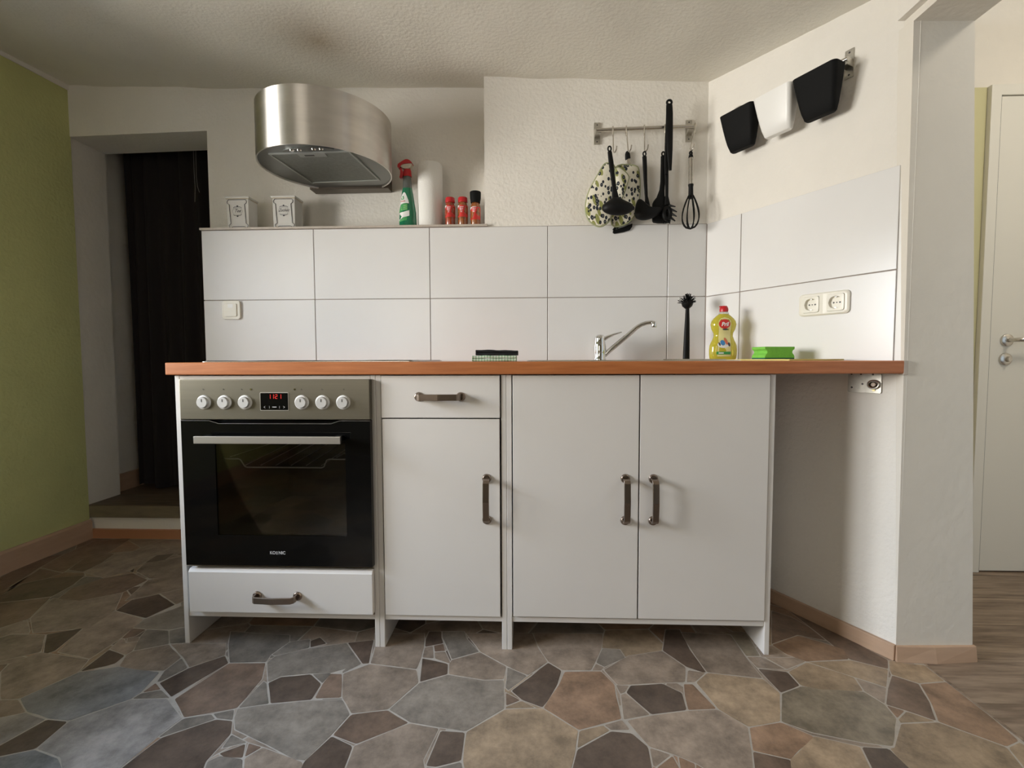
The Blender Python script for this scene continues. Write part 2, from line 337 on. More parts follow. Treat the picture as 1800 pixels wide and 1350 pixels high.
# left wall with the window that lights the kitchen
mb = MB(); y0, y1, z0, z1 = WIN; XW = LX-.24
mb.box(XW, LX, -3.3, y0, -.05, 2.4); mb.box(XW, LX, y1, .862, -.05, 2.4); mb.box(XW, LX, y0, y1, -.05, z0); mb.box(XW, LX, y0, y1, z1, 2.4)
struct(mb.build('wall_left', M['green']))
mb = MB(); x = LX-.12
for a in ((y0, y0+.06, z0, z1), (y1-.06, y1, z0, z1), (y0, y1, z0, z0+.06), (y0, y1, z1-.06, z1), ((y0+y1)/2-.04, (y0+y1)/2+.04, z0, z1)): mb.box(x-.06, x, *a)
w1 = struct(mb.build('window_1', M['white'], bevel=.004))
MB().box(x-.034, x-.028, y0+.05, y1-.05, z0+.05, z1-.05).build('pane', M['pane'], w1)
MB().box(LX-.12, LX+.06, y0-.03, y1+.03, z0-.03, z0).build('sill', M['white'], w1, bevel=.004)
# thin painted edge strip at the ceiling and corner of the green wall
mb = MB(); mb.hull([[(LX+.001, y, zc(LX, y)-.022), (LX+.007, y, zc(LX, y)-.022), (LX+.007, y, zc(LX, y)+.02), (LX+.001, y, zc(LX, y)+.02)] for y in (-1, -.2, .4, .858)])
struct(mb.build('trim_5', M['plaster']))

# recessed upper back wall (slightly askew) with the passage on its left
def yr(x): return .858-.0405*(x+2.24)
def slab(mb, xa, xb, z0, z1, th=.2, fy=None):
    fy = fy or yr
    mb.hull([[(xa, fy(xa), z0), (xb, fy(xb), z0), (xb, fy(xb)+th, z0), (xa, fy(xa)+th, z0)], [(xa, fy(xa), z1), (xb, fy(xb), z1), (xb, fy(xb)+th, z1), (xa, fy(xa)+th, z1)]])
mb = MB(); slab(mb, LX-.24, -1.53, 1.993, 2.45); slab(mb, -1.53, -.15, 0, 2.45)
struct(mb.build('wall_back_upper', M['plaster']))
struct(MB().box(-1.536, -1.528, .83, 1.03, .17, 1.993).build('trim_4', M['plaster']))
# reveal on the left of the passage and the wall that goes on behind it
struct(MB().box(LX-.24, LX-.005, .862, 1.055, -.05, 2.0).build('wall_reveal', M['plaster_smooth']))
mb = MB(); mb.box(-2.9, -2.30, 1.055, 2.4, 0, 2.4)
wp = struct(mb.build('wall_passage_left', M['plaster_smooth']))
struct(MB().box(-2.30, -2.285, 1.06, 2.3, .17, .27).build('baseboard_passage', M['skirt']))
struct(MB().box(-2.5, -1.2, 2.3, 2.35, 0, 2.4).build('wall_passage_back', M['plaster_smooth']))
struct(MB().box(-1.42, -1.3, 1.03, 2.3, 0, 2.4).build('wall_passage_right', M['plaster_smooth']))
struct(MB().box(-2.9, -1.2, 1.06, 2.4, 2.2, 2.25).build('ceiling_passage', M['plaster_smooth']))
# step up into the passage
struct(MB().box(LX-.02, -1.43, .878, 2.3, -.02, .108).build('step', M['plaster_smooth']))
struct(MB().box(LX, -1.43, .862, .8785, -.01, .046).build('baseboard_step', M['skirt_orange'], bevel=.002))
st = struct(MB().box(LX-.06, -1.43, .862, 2.3, .108, .168).build('step_tread', M['step_nose']))
for k in range(7):
    ya = .863+k*.2
    MB().box(LX-.06, -1.43, ya+.001, min(ya+.199, 2.3), .168, .172+.0006*(k % 2)).build('plank', M['step_wood'], st, bevel=.001)

# tiled wall
mb = MB(); mb.box(-1.425, -.193, YB+.003, .86, 0, 1.466)
mb.box(-.193, .80, YB+.003, .98, 0, 2.4)
wb = struct(mb.build('wall_back', M['plaster']))
wg = MB(); wg.box(-1.425, .738, YB, YB+.003, .86, 1.467); wg.build('joint_backing', M['grout_tile'], wb)
def tile_back(x0, x1, z0, z1): MB().box(x0+.0015, x1-.0015, YB-.004, YB+.001, z0+.0015, z1-.0015).build('tile', M['tile'], wb, bevel=.0012, bseg=1)
xs = [-1.428, -.932, -.429, .074, .577, .7365]
for a, b_ in zip(xs, xs[1:]):
    tile_back(a, b_, 1.165, 1.466); tile_back(a, b_, .862, 1.165)
lg = struct(MB().box(-1.43, -.181, YB-.012, yr(-1)+.03, 1.4665, 1.4755).build('trim_1', M['ledge'], bevel=.0015))

# slanting right wall with its tiles
def obox(t0, t1, o0, o1, z0, z1, mb=None):
    mb = mb or MB(OW); mb.box(t0, t1, o0, o1, z0, z1); return mb
mb = obox(-.02, .718, -.24, 0, 0, 2.3)
ws = struct(mb.build('wall_right_slanted', M['plaster']))
obox(0, .69, .0, .003, .86, 1.463).build('joint_backing', M['grout_tile'], ws)
for t0, t1 in ((.005, .166), (.166, .686)):
    for z0, z1 in ((1.163, 1.464), (.862, 1.163)):
        obox(t0+.0015, t1-.0015, .001, .007, z0+.0015, z1-.0015).build('tile', M['tile'], ws, bevel=.0012, bseg=1)
obox(.686, .708, .0, .005, .88, 1.49).build('edge_strip', M['white'], ws, bevel=.002)
obox(.0, .718, .0, .012, 0, .048).build('skirting', M['skirt'], ws, bevel=.003)
# jamb at the end of the slanting wall, lintel, wall on the room side
mb = MB(); mb.hull([[(1.093, -.012, -.02), (1.324, -.003, -.02), (1.324, .7, -.02), (1.0, .55, -.02)], [(1.073, -.012, 1.85), (1.244, -.005, 1.85), (1.244, .7, 1.85), (1.0, .55, 1.85)]])
mb2 = struct(mb.build('wall_right_jamb', M['plaster_smooth']))
MB().hull([[(1.088, -.024, 0), (1.2, -.030, 0), (1.327, -.016, 0), (1.327, .0, 0), (1.088, 0, 0)], [(1.090, -.018, .046), (1.2, -.020, .046), (1.327, -.010, .046), (1.327, .0, .046), (1.09, 0, .046)]]).build('skirting', M['skirt'], mb2, bevel=.002)
mb = MB(); mb.hull([[(1.073, -3.3, 1.846), (1.244, -3.3, 1.846), (1.244, .30, 1.846), (1.073, .30, 1.846)], [(1.073, -3.3, 2.6), (1.244, -3.3, 2.6), (1.244, .30, 2.6), (1.073, .30, 2.6)]])
struct(mb.build('wall_right_lintel', M['plaster_smooth']))
struct(MB().box(1.052, 1.0735, -3.3, .02, 1.868, 2.3).build('trim_2', M['plaster']))
struct(MB().box(1.093, 1.33, -3.3, -1.15, 0, 1.846).build('wall_right_near', M['plaster_smooth']))
# wall behind the camera, with a window added for the warm fill
mb = MB(); mb.box(-2.5, -1.95, -3.3, -3.06, 0, 2.5); mb.box(-.85, 1.3, -3.3, -3.06, 0, 2.5); mb.box(-1.95, -.85, -3.3, -3.06, 0, .85); mb.box(-1.95, -.85, -3.3, -3.06, 1.85, 2.5)
struct(mb.build('wall_front', mat('plaster_cream', (0.62, 0.56, 0.44), 0.85)))
mb = MB()
for a in ((-1.95, -1.89, .85, 1.85), (-.91, -.85, .85, 1.85), (-1.95, -.85, .85, .91), (-1.95, -.85, 1.79, 1.85), (-1.43, -1.37, .85, 1.85)): mb.box(a[0], a[1], -3.2, -3.15, a[2], a[3])
w2 = struct(mb.build('fill_window', M['white'], bevel=.004)); MB().box(-1.9, -.90, -3.18, -3.174, .9, 1.8).build('pane', M['pane'], w2)

# hallway beyond the opening
struct(MB().box(1.20, 2.9, .63, .72, -.02, 2.6).build('wall_hallway', M['plaster_smooth']))
struct(MB().box(2.75, 2.85, -1.8, .7, -.02, 2.6).build('wall_hallway_right', M['plaster_smooth']))
struct(MB().box(1.244, 2.9, -3.3, .72, 2.55, 2.6).build('ceiling_hallway', M['plaster_smooth']))
struct(MB().box(1.70, 1.847, .619, .632, 0, 1.995).build('trim_3', M['yellowwall']))
# hallway door
d1 = struct(MB().prism([(1.848, 0), (1.888, 0), (1.888, 1.955), (2.68, 1.955), (2.68, 0), (2.74, 0), (2.74, 1.997), (1.848, 1.997)], .600, .632).build('door_1', M['door'], bevel=.004))
lf = MB().box(1.890, 2.678, .606, .628, .006, 1.952).build('door_leaf', M['door'], d1, bevel=.003)
MB().prism([(1.888, 0), (1.893, 0), (1.893, 1.955), (1.888, 1.955)], .6055, .612).build('seal', M['darkmark'], d1)
mb = MB(); c = (1.958, .606, .976); mb.lathe([(.002, -.010), (.018, -.010), (.0245, -.006), (.026, 0)], c, 24, axis='y'); mb.tube([(c[0], .6, c[2]), (c[0], .562, c[2]), (c[0]+.006, .554, c[2]), (c[0]+.02, .550, c[2]), (c[0]+.12, .550, c[2]+.004)], .0085, 12)
mb.build('door_handle', M['steel'], d1, smooth=True)
mb = MB(); c = (1.955, .606, .898); mb.lathe([(.002, -.010), (.018, -.010), (.0245, -.006), (.026, 0)], c, 24, axis='y'); mb.lathe([(.002, -.024), (.010, -.024), (.011, -.008)], c, 16, axis='y', sx=.75)
mb.build('lock_rosette', M['steel'], d1, smooth=True)

# ------------------------------------------------------------------ floors
FX = 1.163
fl = struct(MB().box(-2.5, FX, -3.3, .90, -.06, 0).build('floor', M['grout']))
hf = struct(MB().box(FX, 2.9, -3.3, .72, -.06, -.0012).build('floor_hallway', M['oak']))
y = -1.9; row = 0
while y < .63:
    xx = FX+.002-(row*.43 % 1.1)
    while xx < 2.75:
        a, b_ = max(xx, FX+.002), min(xx+1.18, 2.8)
        if b_ > a+.02: MB().box(a+.0008, b_-.0008, y+.0008, y+.1892, -.0012, .0008).build('plank', M['oak'], hf)
        xx += 1.18
    y += .19; row += 1
struct(MB().box(FX-.002, FX+.004, -1.2, -.03, -.001, .0022).build('trim_6', M['oak']))
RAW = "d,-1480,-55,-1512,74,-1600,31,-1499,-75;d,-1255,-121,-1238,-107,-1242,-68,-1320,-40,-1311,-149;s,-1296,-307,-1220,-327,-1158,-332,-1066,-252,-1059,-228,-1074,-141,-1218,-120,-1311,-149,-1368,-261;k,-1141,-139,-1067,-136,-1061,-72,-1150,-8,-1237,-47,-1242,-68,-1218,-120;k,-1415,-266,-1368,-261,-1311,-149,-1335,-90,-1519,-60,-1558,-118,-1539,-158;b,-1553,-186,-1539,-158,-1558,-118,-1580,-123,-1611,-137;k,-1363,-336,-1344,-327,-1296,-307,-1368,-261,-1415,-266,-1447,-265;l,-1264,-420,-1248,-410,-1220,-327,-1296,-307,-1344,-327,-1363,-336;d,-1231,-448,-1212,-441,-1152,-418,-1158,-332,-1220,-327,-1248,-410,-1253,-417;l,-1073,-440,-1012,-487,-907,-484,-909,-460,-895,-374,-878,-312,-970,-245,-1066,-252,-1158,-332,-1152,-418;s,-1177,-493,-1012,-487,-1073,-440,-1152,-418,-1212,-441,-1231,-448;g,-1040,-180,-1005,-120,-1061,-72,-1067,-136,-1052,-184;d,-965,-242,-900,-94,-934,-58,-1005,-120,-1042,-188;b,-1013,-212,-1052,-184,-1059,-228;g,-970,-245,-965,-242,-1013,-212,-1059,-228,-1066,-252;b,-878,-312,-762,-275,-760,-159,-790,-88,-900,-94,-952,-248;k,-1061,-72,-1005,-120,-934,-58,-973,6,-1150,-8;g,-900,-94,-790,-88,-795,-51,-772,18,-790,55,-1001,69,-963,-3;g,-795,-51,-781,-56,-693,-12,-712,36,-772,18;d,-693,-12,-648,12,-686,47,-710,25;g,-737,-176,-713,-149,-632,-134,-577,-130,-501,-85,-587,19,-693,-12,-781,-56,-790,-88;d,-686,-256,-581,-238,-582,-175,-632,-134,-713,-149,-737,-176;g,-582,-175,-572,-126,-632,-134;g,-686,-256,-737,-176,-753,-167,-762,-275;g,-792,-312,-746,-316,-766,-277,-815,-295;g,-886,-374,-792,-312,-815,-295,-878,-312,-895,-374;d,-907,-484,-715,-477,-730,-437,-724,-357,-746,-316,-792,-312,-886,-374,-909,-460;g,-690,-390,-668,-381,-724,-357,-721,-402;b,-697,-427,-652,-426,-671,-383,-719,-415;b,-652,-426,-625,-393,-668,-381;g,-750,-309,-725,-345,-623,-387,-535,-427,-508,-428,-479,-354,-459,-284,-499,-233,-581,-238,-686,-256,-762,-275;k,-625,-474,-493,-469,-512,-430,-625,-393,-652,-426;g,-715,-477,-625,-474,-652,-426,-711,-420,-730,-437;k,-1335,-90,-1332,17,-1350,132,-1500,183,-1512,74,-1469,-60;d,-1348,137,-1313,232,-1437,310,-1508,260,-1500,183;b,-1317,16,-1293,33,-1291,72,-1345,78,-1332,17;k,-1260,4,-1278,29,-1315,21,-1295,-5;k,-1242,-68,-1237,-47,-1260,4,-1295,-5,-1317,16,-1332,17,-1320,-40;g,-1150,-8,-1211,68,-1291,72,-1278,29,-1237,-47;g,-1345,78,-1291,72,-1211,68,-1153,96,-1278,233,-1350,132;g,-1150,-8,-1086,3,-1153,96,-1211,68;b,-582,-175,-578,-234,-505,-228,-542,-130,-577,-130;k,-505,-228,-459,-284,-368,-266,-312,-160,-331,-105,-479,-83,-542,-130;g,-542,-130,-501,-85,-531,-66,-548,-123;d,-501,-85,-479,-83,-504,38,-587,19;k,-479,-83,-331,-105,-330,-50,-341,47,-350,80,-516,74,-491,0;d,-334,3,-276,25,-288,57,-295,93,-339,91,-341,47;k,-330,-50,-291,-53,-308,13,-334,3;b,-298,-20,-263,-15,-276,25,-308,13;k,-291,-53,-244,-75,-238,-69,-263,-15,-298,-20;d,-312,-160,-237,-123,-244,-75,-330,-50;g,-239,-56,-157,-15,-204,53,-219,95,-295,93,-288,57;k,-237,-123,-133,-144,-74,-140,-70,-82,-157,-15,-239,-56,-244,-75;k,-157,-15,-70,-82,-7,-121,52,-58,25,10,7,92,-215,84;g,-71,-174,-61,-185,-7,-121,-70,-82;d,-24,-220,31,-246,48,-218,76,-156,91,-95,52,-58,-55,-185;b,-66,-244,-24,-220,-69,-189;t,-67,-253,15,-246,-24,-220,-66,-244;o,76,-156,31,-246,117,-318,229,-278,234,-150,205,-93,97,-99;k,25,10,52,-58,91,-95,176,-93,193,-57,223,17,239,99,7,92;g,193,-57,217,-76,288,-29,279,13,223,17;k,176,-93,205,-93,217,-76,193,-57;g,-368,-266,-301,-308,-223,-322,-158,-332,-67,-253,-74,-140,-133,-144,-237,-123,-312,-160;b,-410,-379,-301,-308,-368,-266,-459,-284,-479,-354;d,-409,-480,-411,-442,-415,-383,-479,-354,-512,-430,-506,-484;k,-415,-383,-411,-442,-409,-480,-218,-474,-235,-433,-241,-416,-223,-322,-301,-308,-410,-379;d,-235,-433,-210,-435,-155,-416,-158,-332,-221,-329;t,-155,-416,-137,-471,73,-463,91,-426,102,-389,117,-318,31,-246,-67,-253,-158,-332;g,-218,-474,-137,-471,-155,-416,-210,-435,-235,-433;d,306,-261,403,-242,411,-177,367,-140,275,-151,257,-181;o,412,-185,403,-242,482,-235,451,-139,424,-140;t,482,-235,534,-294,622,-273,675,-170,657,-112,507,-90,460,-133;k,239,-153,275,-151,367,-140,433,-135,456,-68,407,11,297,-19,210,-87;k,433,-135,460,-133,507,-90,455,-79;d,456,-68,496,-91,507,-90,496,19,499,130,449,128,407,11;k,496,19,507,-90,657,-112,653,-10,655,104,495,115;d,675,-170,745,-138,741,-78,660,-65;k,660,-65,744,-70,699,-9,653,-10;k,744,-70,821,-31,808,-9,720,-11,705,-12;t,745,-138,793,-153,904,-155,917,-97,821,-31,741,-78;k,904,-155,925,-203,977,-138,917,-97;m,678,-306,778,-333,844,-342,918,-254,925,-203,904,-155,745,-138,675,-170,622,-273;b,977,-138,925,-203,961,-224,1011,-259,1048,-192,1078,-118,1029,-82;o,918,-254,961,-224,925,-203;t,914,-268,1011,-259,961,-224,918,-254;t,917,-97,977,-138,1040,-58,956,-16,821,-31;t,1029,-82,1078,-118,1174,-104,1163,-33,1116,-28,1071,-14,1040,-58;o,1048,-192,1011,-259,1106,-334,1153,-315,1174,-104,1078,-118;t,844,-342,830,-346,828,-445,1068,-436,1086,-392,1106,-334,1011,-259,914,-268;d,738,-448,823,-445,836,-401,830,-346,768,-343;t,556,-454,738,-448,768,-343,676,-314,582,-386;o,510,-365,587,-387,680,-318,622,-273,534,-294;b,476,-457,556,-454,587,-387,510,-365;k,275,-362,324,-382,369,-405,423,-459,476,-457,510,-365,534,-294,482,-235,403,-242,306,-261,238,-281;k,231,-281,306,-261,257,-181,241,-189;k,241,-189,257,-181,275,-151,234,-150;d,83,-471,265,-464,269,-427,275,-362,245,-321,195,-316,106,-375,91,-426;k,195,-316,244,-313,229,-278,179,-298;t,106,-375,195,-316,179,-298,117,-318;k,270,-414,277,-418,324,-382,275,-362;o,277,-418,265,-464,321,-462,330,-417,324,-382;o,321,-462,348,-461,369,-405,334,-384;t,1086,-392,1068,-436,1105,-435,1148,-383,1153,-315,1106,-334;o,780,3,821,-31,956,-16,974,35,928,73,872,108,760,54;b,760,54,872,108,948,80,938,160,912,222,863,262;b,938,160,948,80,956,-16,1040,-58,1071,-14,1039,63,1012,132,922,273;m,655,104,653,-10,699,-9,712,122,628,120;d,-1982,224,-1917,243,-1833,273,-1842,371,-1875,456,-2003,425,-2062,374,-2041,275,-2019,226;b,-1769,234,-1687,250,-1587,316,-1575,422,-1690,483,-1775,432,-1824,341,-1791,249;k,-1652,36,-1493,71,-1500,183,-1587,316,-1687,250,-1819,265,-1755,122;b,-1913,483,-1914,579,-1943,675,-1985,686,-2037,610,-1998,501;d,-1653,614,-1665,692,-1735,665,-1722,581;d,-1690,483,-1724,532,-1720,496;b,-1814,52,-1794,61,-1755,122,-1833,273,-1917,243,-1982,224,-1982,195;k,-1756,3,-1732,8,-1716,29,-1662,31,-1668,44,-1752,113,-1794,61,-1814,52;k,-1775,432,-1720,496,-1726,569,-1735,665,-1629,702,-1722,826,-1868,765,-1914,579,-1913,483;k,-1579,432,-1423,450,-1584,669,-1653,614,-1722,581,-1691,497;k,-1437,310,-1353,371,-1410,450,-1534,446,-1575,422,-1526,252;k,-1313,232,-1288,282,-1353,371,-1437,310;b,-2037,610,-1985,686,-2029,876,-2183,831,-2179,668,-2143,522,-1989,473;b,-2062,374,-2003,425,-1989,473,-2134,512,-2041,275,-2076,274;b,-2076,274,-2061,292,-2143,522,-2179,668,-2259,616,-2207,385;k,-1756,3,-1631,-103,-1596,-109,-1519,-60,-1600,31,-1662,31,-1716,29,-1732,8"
polys = []
for rec in RAW.split(';'):
    q = rec.split(','); v = [int(s)/1000 for s in q[1:]]; polys.append((q[0], list(zip(v[0::2], v[1::2]))))
def inside(pl, x, y):
    c = False; j = len(pl)-1
    for i in range(len(pl)):
        xi, yi = pl[i]; xj, yj = pl[j]
        if (yi > y) != (yj > y) and x < (xj-xi)*(y-yi)/(yj-yi+1e-12)+xi: c = not c
        j = i
    return c
def clip(pl, a, b_, c):          # keep a*x+b*y<=c
    out = []
    for i in range(len(pl)):
        p, q = pl[i], pl[(i+1) % len(pl)]; dp = a*p[0]+b_*p[1]-c; dq = a*q[0]+b_*q[1]-c
        if dp <= 0: out.append(p)
        if dp*dq < 0: t_ = dp/(dp-dq); out.append((p[0]+(q[0]-p[0])*t_, p[1]+(q[1]-p[1])*t_))
    return out
def offset(pl, d):               # positive d shrinks a counter-clockwise outline
    n = len(pl); out = []
    for i in range(n):
        p0, p1, p2 = Vector(pl[i-1]), Vector(pl[i]), Vector(pl[(i+1) % n])
        e1 = (p1-p0); e2 = (p2-p1)
        if e1.length < 1e-6 or e2.length < 1e-6: continue
        e1.normalize(); e2.normalize(); n1 = Vector((-e1.y, e1.x)); n2 = Vector((-e2.y, e2.x)); m_ = n1+n2
        if m_.length < 1e-3: m_ = n1
        m_.normalize(); k = d/max(.45, m_.dot(n1)); out.append((p1.x+m_.x*k, p1.y+m_.y*k))
    return out
def area2(pl): return sum(pl[i-1][0]*pl[i][1]-pl[i][0]*pl[i-1][1] for i in range(len(pl)))/2
def rough(pl, amp=.0016):
    out = []
    for i in range(len(pl)):
        a, b_ = Vector(pl[i]), Vector(pl[(i+1) % len(pl)]); L_ = (b_-a).length; n = max(1, int(L_/.035)); d = (b_-a)
        for k in range(n):
            p = a+d*(k/n); w = mnoise.noise(Vector((p.x*37, p.y*37, 0)))*amp*(1.6 if k else .5)
            out.append((p.x-d.y/max(L_, 1e-6)*w, p.y+d.x/max(L_, 1e-6)*w))
    # soften the corners a little
    q = []
    for i in range(len(out)):
        a, b_ = Vector(out[i]), Vector(out[(i+1) % len(out)]); q.append(tuple(a*.93+b_*.07)); q.append(tuple(b_*.93+a*.07))
    return q
def stone(pl, kind, top, bot):
    mb = MB(); n = len(pl); z = top+random.uniform(-.00008, .00008)
    f_ = [mb.V((x, y, z)) for x, y in pl]; mb.face(f_)
    pb = pl
    if True:
        g_ = [mb.V((x, y, bot)) for x, y in pb]
        for i in range(n): mb.face((f_[i], g_[i], g_[(i+1) % n], f_[(i+1) % n]))
    o = mb.build('stone', M['st_'+kind], fl); o.data.shade_flat(); return o
gm = MB(); traced = []
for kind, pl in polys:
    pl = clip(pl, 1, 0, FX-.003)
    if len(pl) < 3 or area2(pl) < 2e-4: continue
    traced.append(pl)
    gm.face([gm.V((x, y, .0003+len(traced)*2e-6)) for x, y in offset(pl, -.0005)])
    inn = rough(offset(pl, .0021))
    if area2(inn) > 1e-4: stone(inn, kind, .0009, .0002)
seeds = []
for i in range(-1, 21):
    for j in range(-1, 24):
        seeds.append((-2.3+i*.185+random.uniform(-.075, .075), -3.1+j*.175+random.uniform(-.07, .07)))
kinds = 'ktgkbgokdk'
for s in seeds:
    pl = [(s[0]-.3, s[1]-.3), (s[0]+.3, s[1]-.3), (s[0]+.3, s[1]+.3), (s[0]-.3, s[1]+.3)]
    for q in seeds:
        if q == s or abs(q[0]-s[0]) > .6 or abs(q[1]-s[1]) > .6: continue
        a, b_ = q[0]-s[0], q[1]-s[1]; pl = clip(pl, a, b_, (q[0]**2+q[1]**2-s[0]**2-s[1]**2)/2)
        if len(pl) < 3: break
    if len(pl) < 3: continue
    pl = clip(clip(clip(pl, 1, 0, FX-.003), -1, 0, 2.24), 0, 1, .86)
    if len(pl) < 3 or area2(pl) < 2e-3: continue
    cx = sum(p[0] for p in pl)/len(pl); cy = sum(p[1] for p in pl)/len(pl)
    smp = [(cx, cy)]+[(cx*k+p[0]*(1-k), cy*k+p[1]*(1-k)) for p in pl for k in (.15, .5)]
    if all(any(inside(t_, *p) for t_ in traced) for p in smp): continue
    stone(rough(offset(pl, .0022)), random.choice(kinds), .0002, -.0002)
go = gm.build('joint_filler', M['grout'], fl); go['kind'] = 'stuff'
# skirting along the green wall
struct(MB().hull([[(LX, y, 0), (LX+.014, y, 0), (LX+.014, y, .088), (LX+.008, y, .098), (LX, y, .098)] for y in (-3.0, .862)]).build('baseboard_left', M['skirt']))

# ------------------------------------------------------------------ base cabinets
XA, XB, XC, XE, ZT, DEP = -1.105, -.473, -.073, .727, .859, .585
def handle(cx, cz, horiz, y, parent, sp=.128, proj=.032):
    mb = MB(); h = sp/2
    for s in (-1, 1):
        c = (cx+s*h, y, cz) if horiz else (cx, y, cz+s*h)
        mb.lathe([(.001, -.007), (.0115, -.007), (.0140, -.003), (.0145, 0)], c, 20, axis='y')
    pts = [(-h, 0), (-h, -proj+.012), (-h+.002, -proj+.005), (-h+.008, -proj), (0, -proj-.004), (h-.008, -proj), (h-.002, -proj+.005), (h, -proj+.012), (h, 0)]
    wd = .0095; th = .0028; prev = None
    rings = []
    for i, (s, yy) in enumerate(pts):
        a = pts[max(i-1, 0)]; b_ = pts[min(i+1, len(pts)-1)]; d = Vector((b_[0]-a[0], b_[1]-a[1])).normalized(); nrm = Vector((-d.y, d.x))*th
        q = []
        for e, w in ((1, -wd), (1, wd), (-1, wd), (-1, -wd)):
            ss, y_ = s+nrm.x*e, yy+nrm.y*e
            q.append((cx+ss, y+y_, cz+w) if horiz else (cx+w, y+y_, cz+ss))
        rings.append(q)
    mb.hull(rings)
    return mb.build('handle', M['nickel'], parent, bevel=.0008, bseg=1)
TH = .016
def carcass(t, x0, x1, front_notch=True):
    for s, xa in ((0, x0), (1, x1-TH)):
        MB().prism([(0, 0), (DEP, 0), (DEP, ZT-.002), (0, ZT-.002)], xa+.0003, xa+TH-.0003, 'x').build('side_panel', M['cab'], t, bevel=.0012, bseg=1)
    MB().box(x0+TH, x1-TH, .003, DEP, .088, .104).build('bottom_board', M['cab'], t, bevel=.001, bseg=1)
    MB().box(x0+TH, x1-TH, DEP-.01, DEP-.004, .104, ZT-.01).build('back_panel', M['cab'], t)
t = thing('oven_cabinet', 'white oven cabinet at the left end of the kitchen run, one drawer below the oven', 'cabinet', (XA, 0, 0))
carcass(t, XA, XB)
MB().box(XA+TH, XB-TH, .0, .10, ZT-.016, ZT-.003).build('top_rail', M['cab'], t, bevel=.001, bseg=1)
MB().box(XA+TH, XB-TH, .003, .5, .254, .264).build('oven_shelf', M['cab_raw'], t)
mb = MB(); mb.hull([[(-1.070, -.020, .115), (-.488, -.020, .115), (-.488, .0, .115), (-1.070, .0, .115)], [(-1.070, -.020, .243), (-.488, -.020, .243), (-.488, 0, .248), (-1.070, 0, .248)], [(-1.070, -.013, .252), (-.488, -.013, .252), (-.488, 0, .253), (-1.070, 0, .253)]])
dr = mb.build('drawer', M['cab'], t, bevel=.0015, bseg=2); MB().box(-1.06, -.50, .0, .45, .125, .235).build('drawer_box', M['cab'], dr)
handle(-.787, .171, True, -.020, dr)
t = thing('drawer_cabinet', 'narrow white cabinet with one drawer above one door, right of the oven', 'cabinet', (XB, 0, 0))
carcass(t, XB, XC)
dr = MB().box(-.455, -.0925, -.004, .013, .7265, .8555).build('drawer', M['cab'], t, bevel=.0013); MB().box(-.445, -.10, .013, .45, .75, .84).build('drawer_box', M['cab'], dr)
handle(-.275, .791, True, -.004, dr)
dd = MB().box(-.4535, -.0935, -.004, .013, .107, .7225).build('door', M['cab'], t, bevel=.0013); handle(-.1335, .477, False, -.004, dd)
t = thing('sink_cabinet', 'wide white two-door sink cabinet at the right of the run', 'cabinet', (XC, 0, 0))
carcass(t, XC, XE)
dd = MB().box(-.0535, .3255, -.004, .013, .109, .8555).build('door', M['cab'], t, bevel=.0013); handle(.2865, .479, False, -.004, dd)
dd = MB().box(.3295, .7085, -.004, .013, .109, .8560).build('door', M['cab'], t, bevel=.0013); handle(.370, .479, False, -.004, dd)

# ------------------------------------------------------------------ built-in oven
t = thing('built_in_oven', 'black and steel built-in oven with red digital clock', 'oven', (-.78, 0, .264))
cp = MB().box(-1.0745, -.4845, -.022, .0, .7225, .8455).build('control_panel', M['panel_steel'], t, bevel=.002)
for x in (-.998, -.9335, -.869, -.693, -.629, -.565):
    c = (x, -.022, .7755); k = MB().lathe([(.001, -.005), (.0195, -.005), (.0218, -.002), (.0220, 0)], c, 32, axis='y').build('knob_ring', M['white'], cp, smooth=True)
    MB().lathe([(.001, -.012), (.0155, -.012), (.0172, -.010), (.0180, -.003)], c, 32, axis='y').build('knob', M['greyknob'], cp, smooth=True)
    MB().box(x-.0011, x+.0011, -.0346, -.0338, .7775, .786).build('knob_mark', M['darkmark'], cp)
for x in (-.850, -.714): MB().lathe([(.001, -.0012), (.0028, -.0012), (.0032, 0)], (x, -.022, .815), 14, axis='y').build('indicator_light', M['chrome'], cp)
for i, x in enumerate((-.998, -.935, -.878, -.693, -.629, -.563)):
    mb = MB(); mb.box(x-.002, x+.002, -.0226, -.022, .813, .8135)
    mb.box(x-.002, x-.0014, -.0226, -.022, .813, .817); mb.box(x+.0008, x+.0014, -.0226, -.022, .8135, .816 + .001*(i % 2)); mb.build('symbol', M['darkmark'], cp)
fr = MB().prism(rrect(-.8225, -.7335, .750, .806, .003), -.0232, -.022).build('display_frame', M['alu'], cp)
ds = MB().prism(rrect(-.8205, -.7355, .752, .804, .002), -.0238, -.0225).build('display', M['oven_black'], cp)
SEG = {'1': 'bc', '2': 'abged'}
def digit(mb, ch, x, z, w=.0068, h=.0135):
    s = {'a': (0, w, h-.0014, h), 'b': (w-.0014, w, h/2, h), 'c': (w-.0014, w, 0, h/2), 'd': (0, w, 0, .0014), 'e': (0, .0014, 0, h/2), 'f': (0, .0014, h/2, h), 'g': (0, w, h/2-.0007, h/2+.0007)}
    for k in SEG[ch]: a = s[k]; mb.box(x+a[0]+.0003, x+a[1]-.0001, -.0244, -.0238, z+a[2]+.0002, z+a[3]-.0002)
mb = MB()
for ch, x in (('1', -.7955), ('1', -.7855), ('2', -.7745), ('1', -.7625)): digit(mb, ch, x, .7865)
mb.box(-.7762, -.7752, -.0244, -.0238, .790, .791); mb.box(-.7762, -.7752, -.0244, -.0238, .7955, .7965)
mb.build('clock_digits', M['led'], cp)
mb = MB()
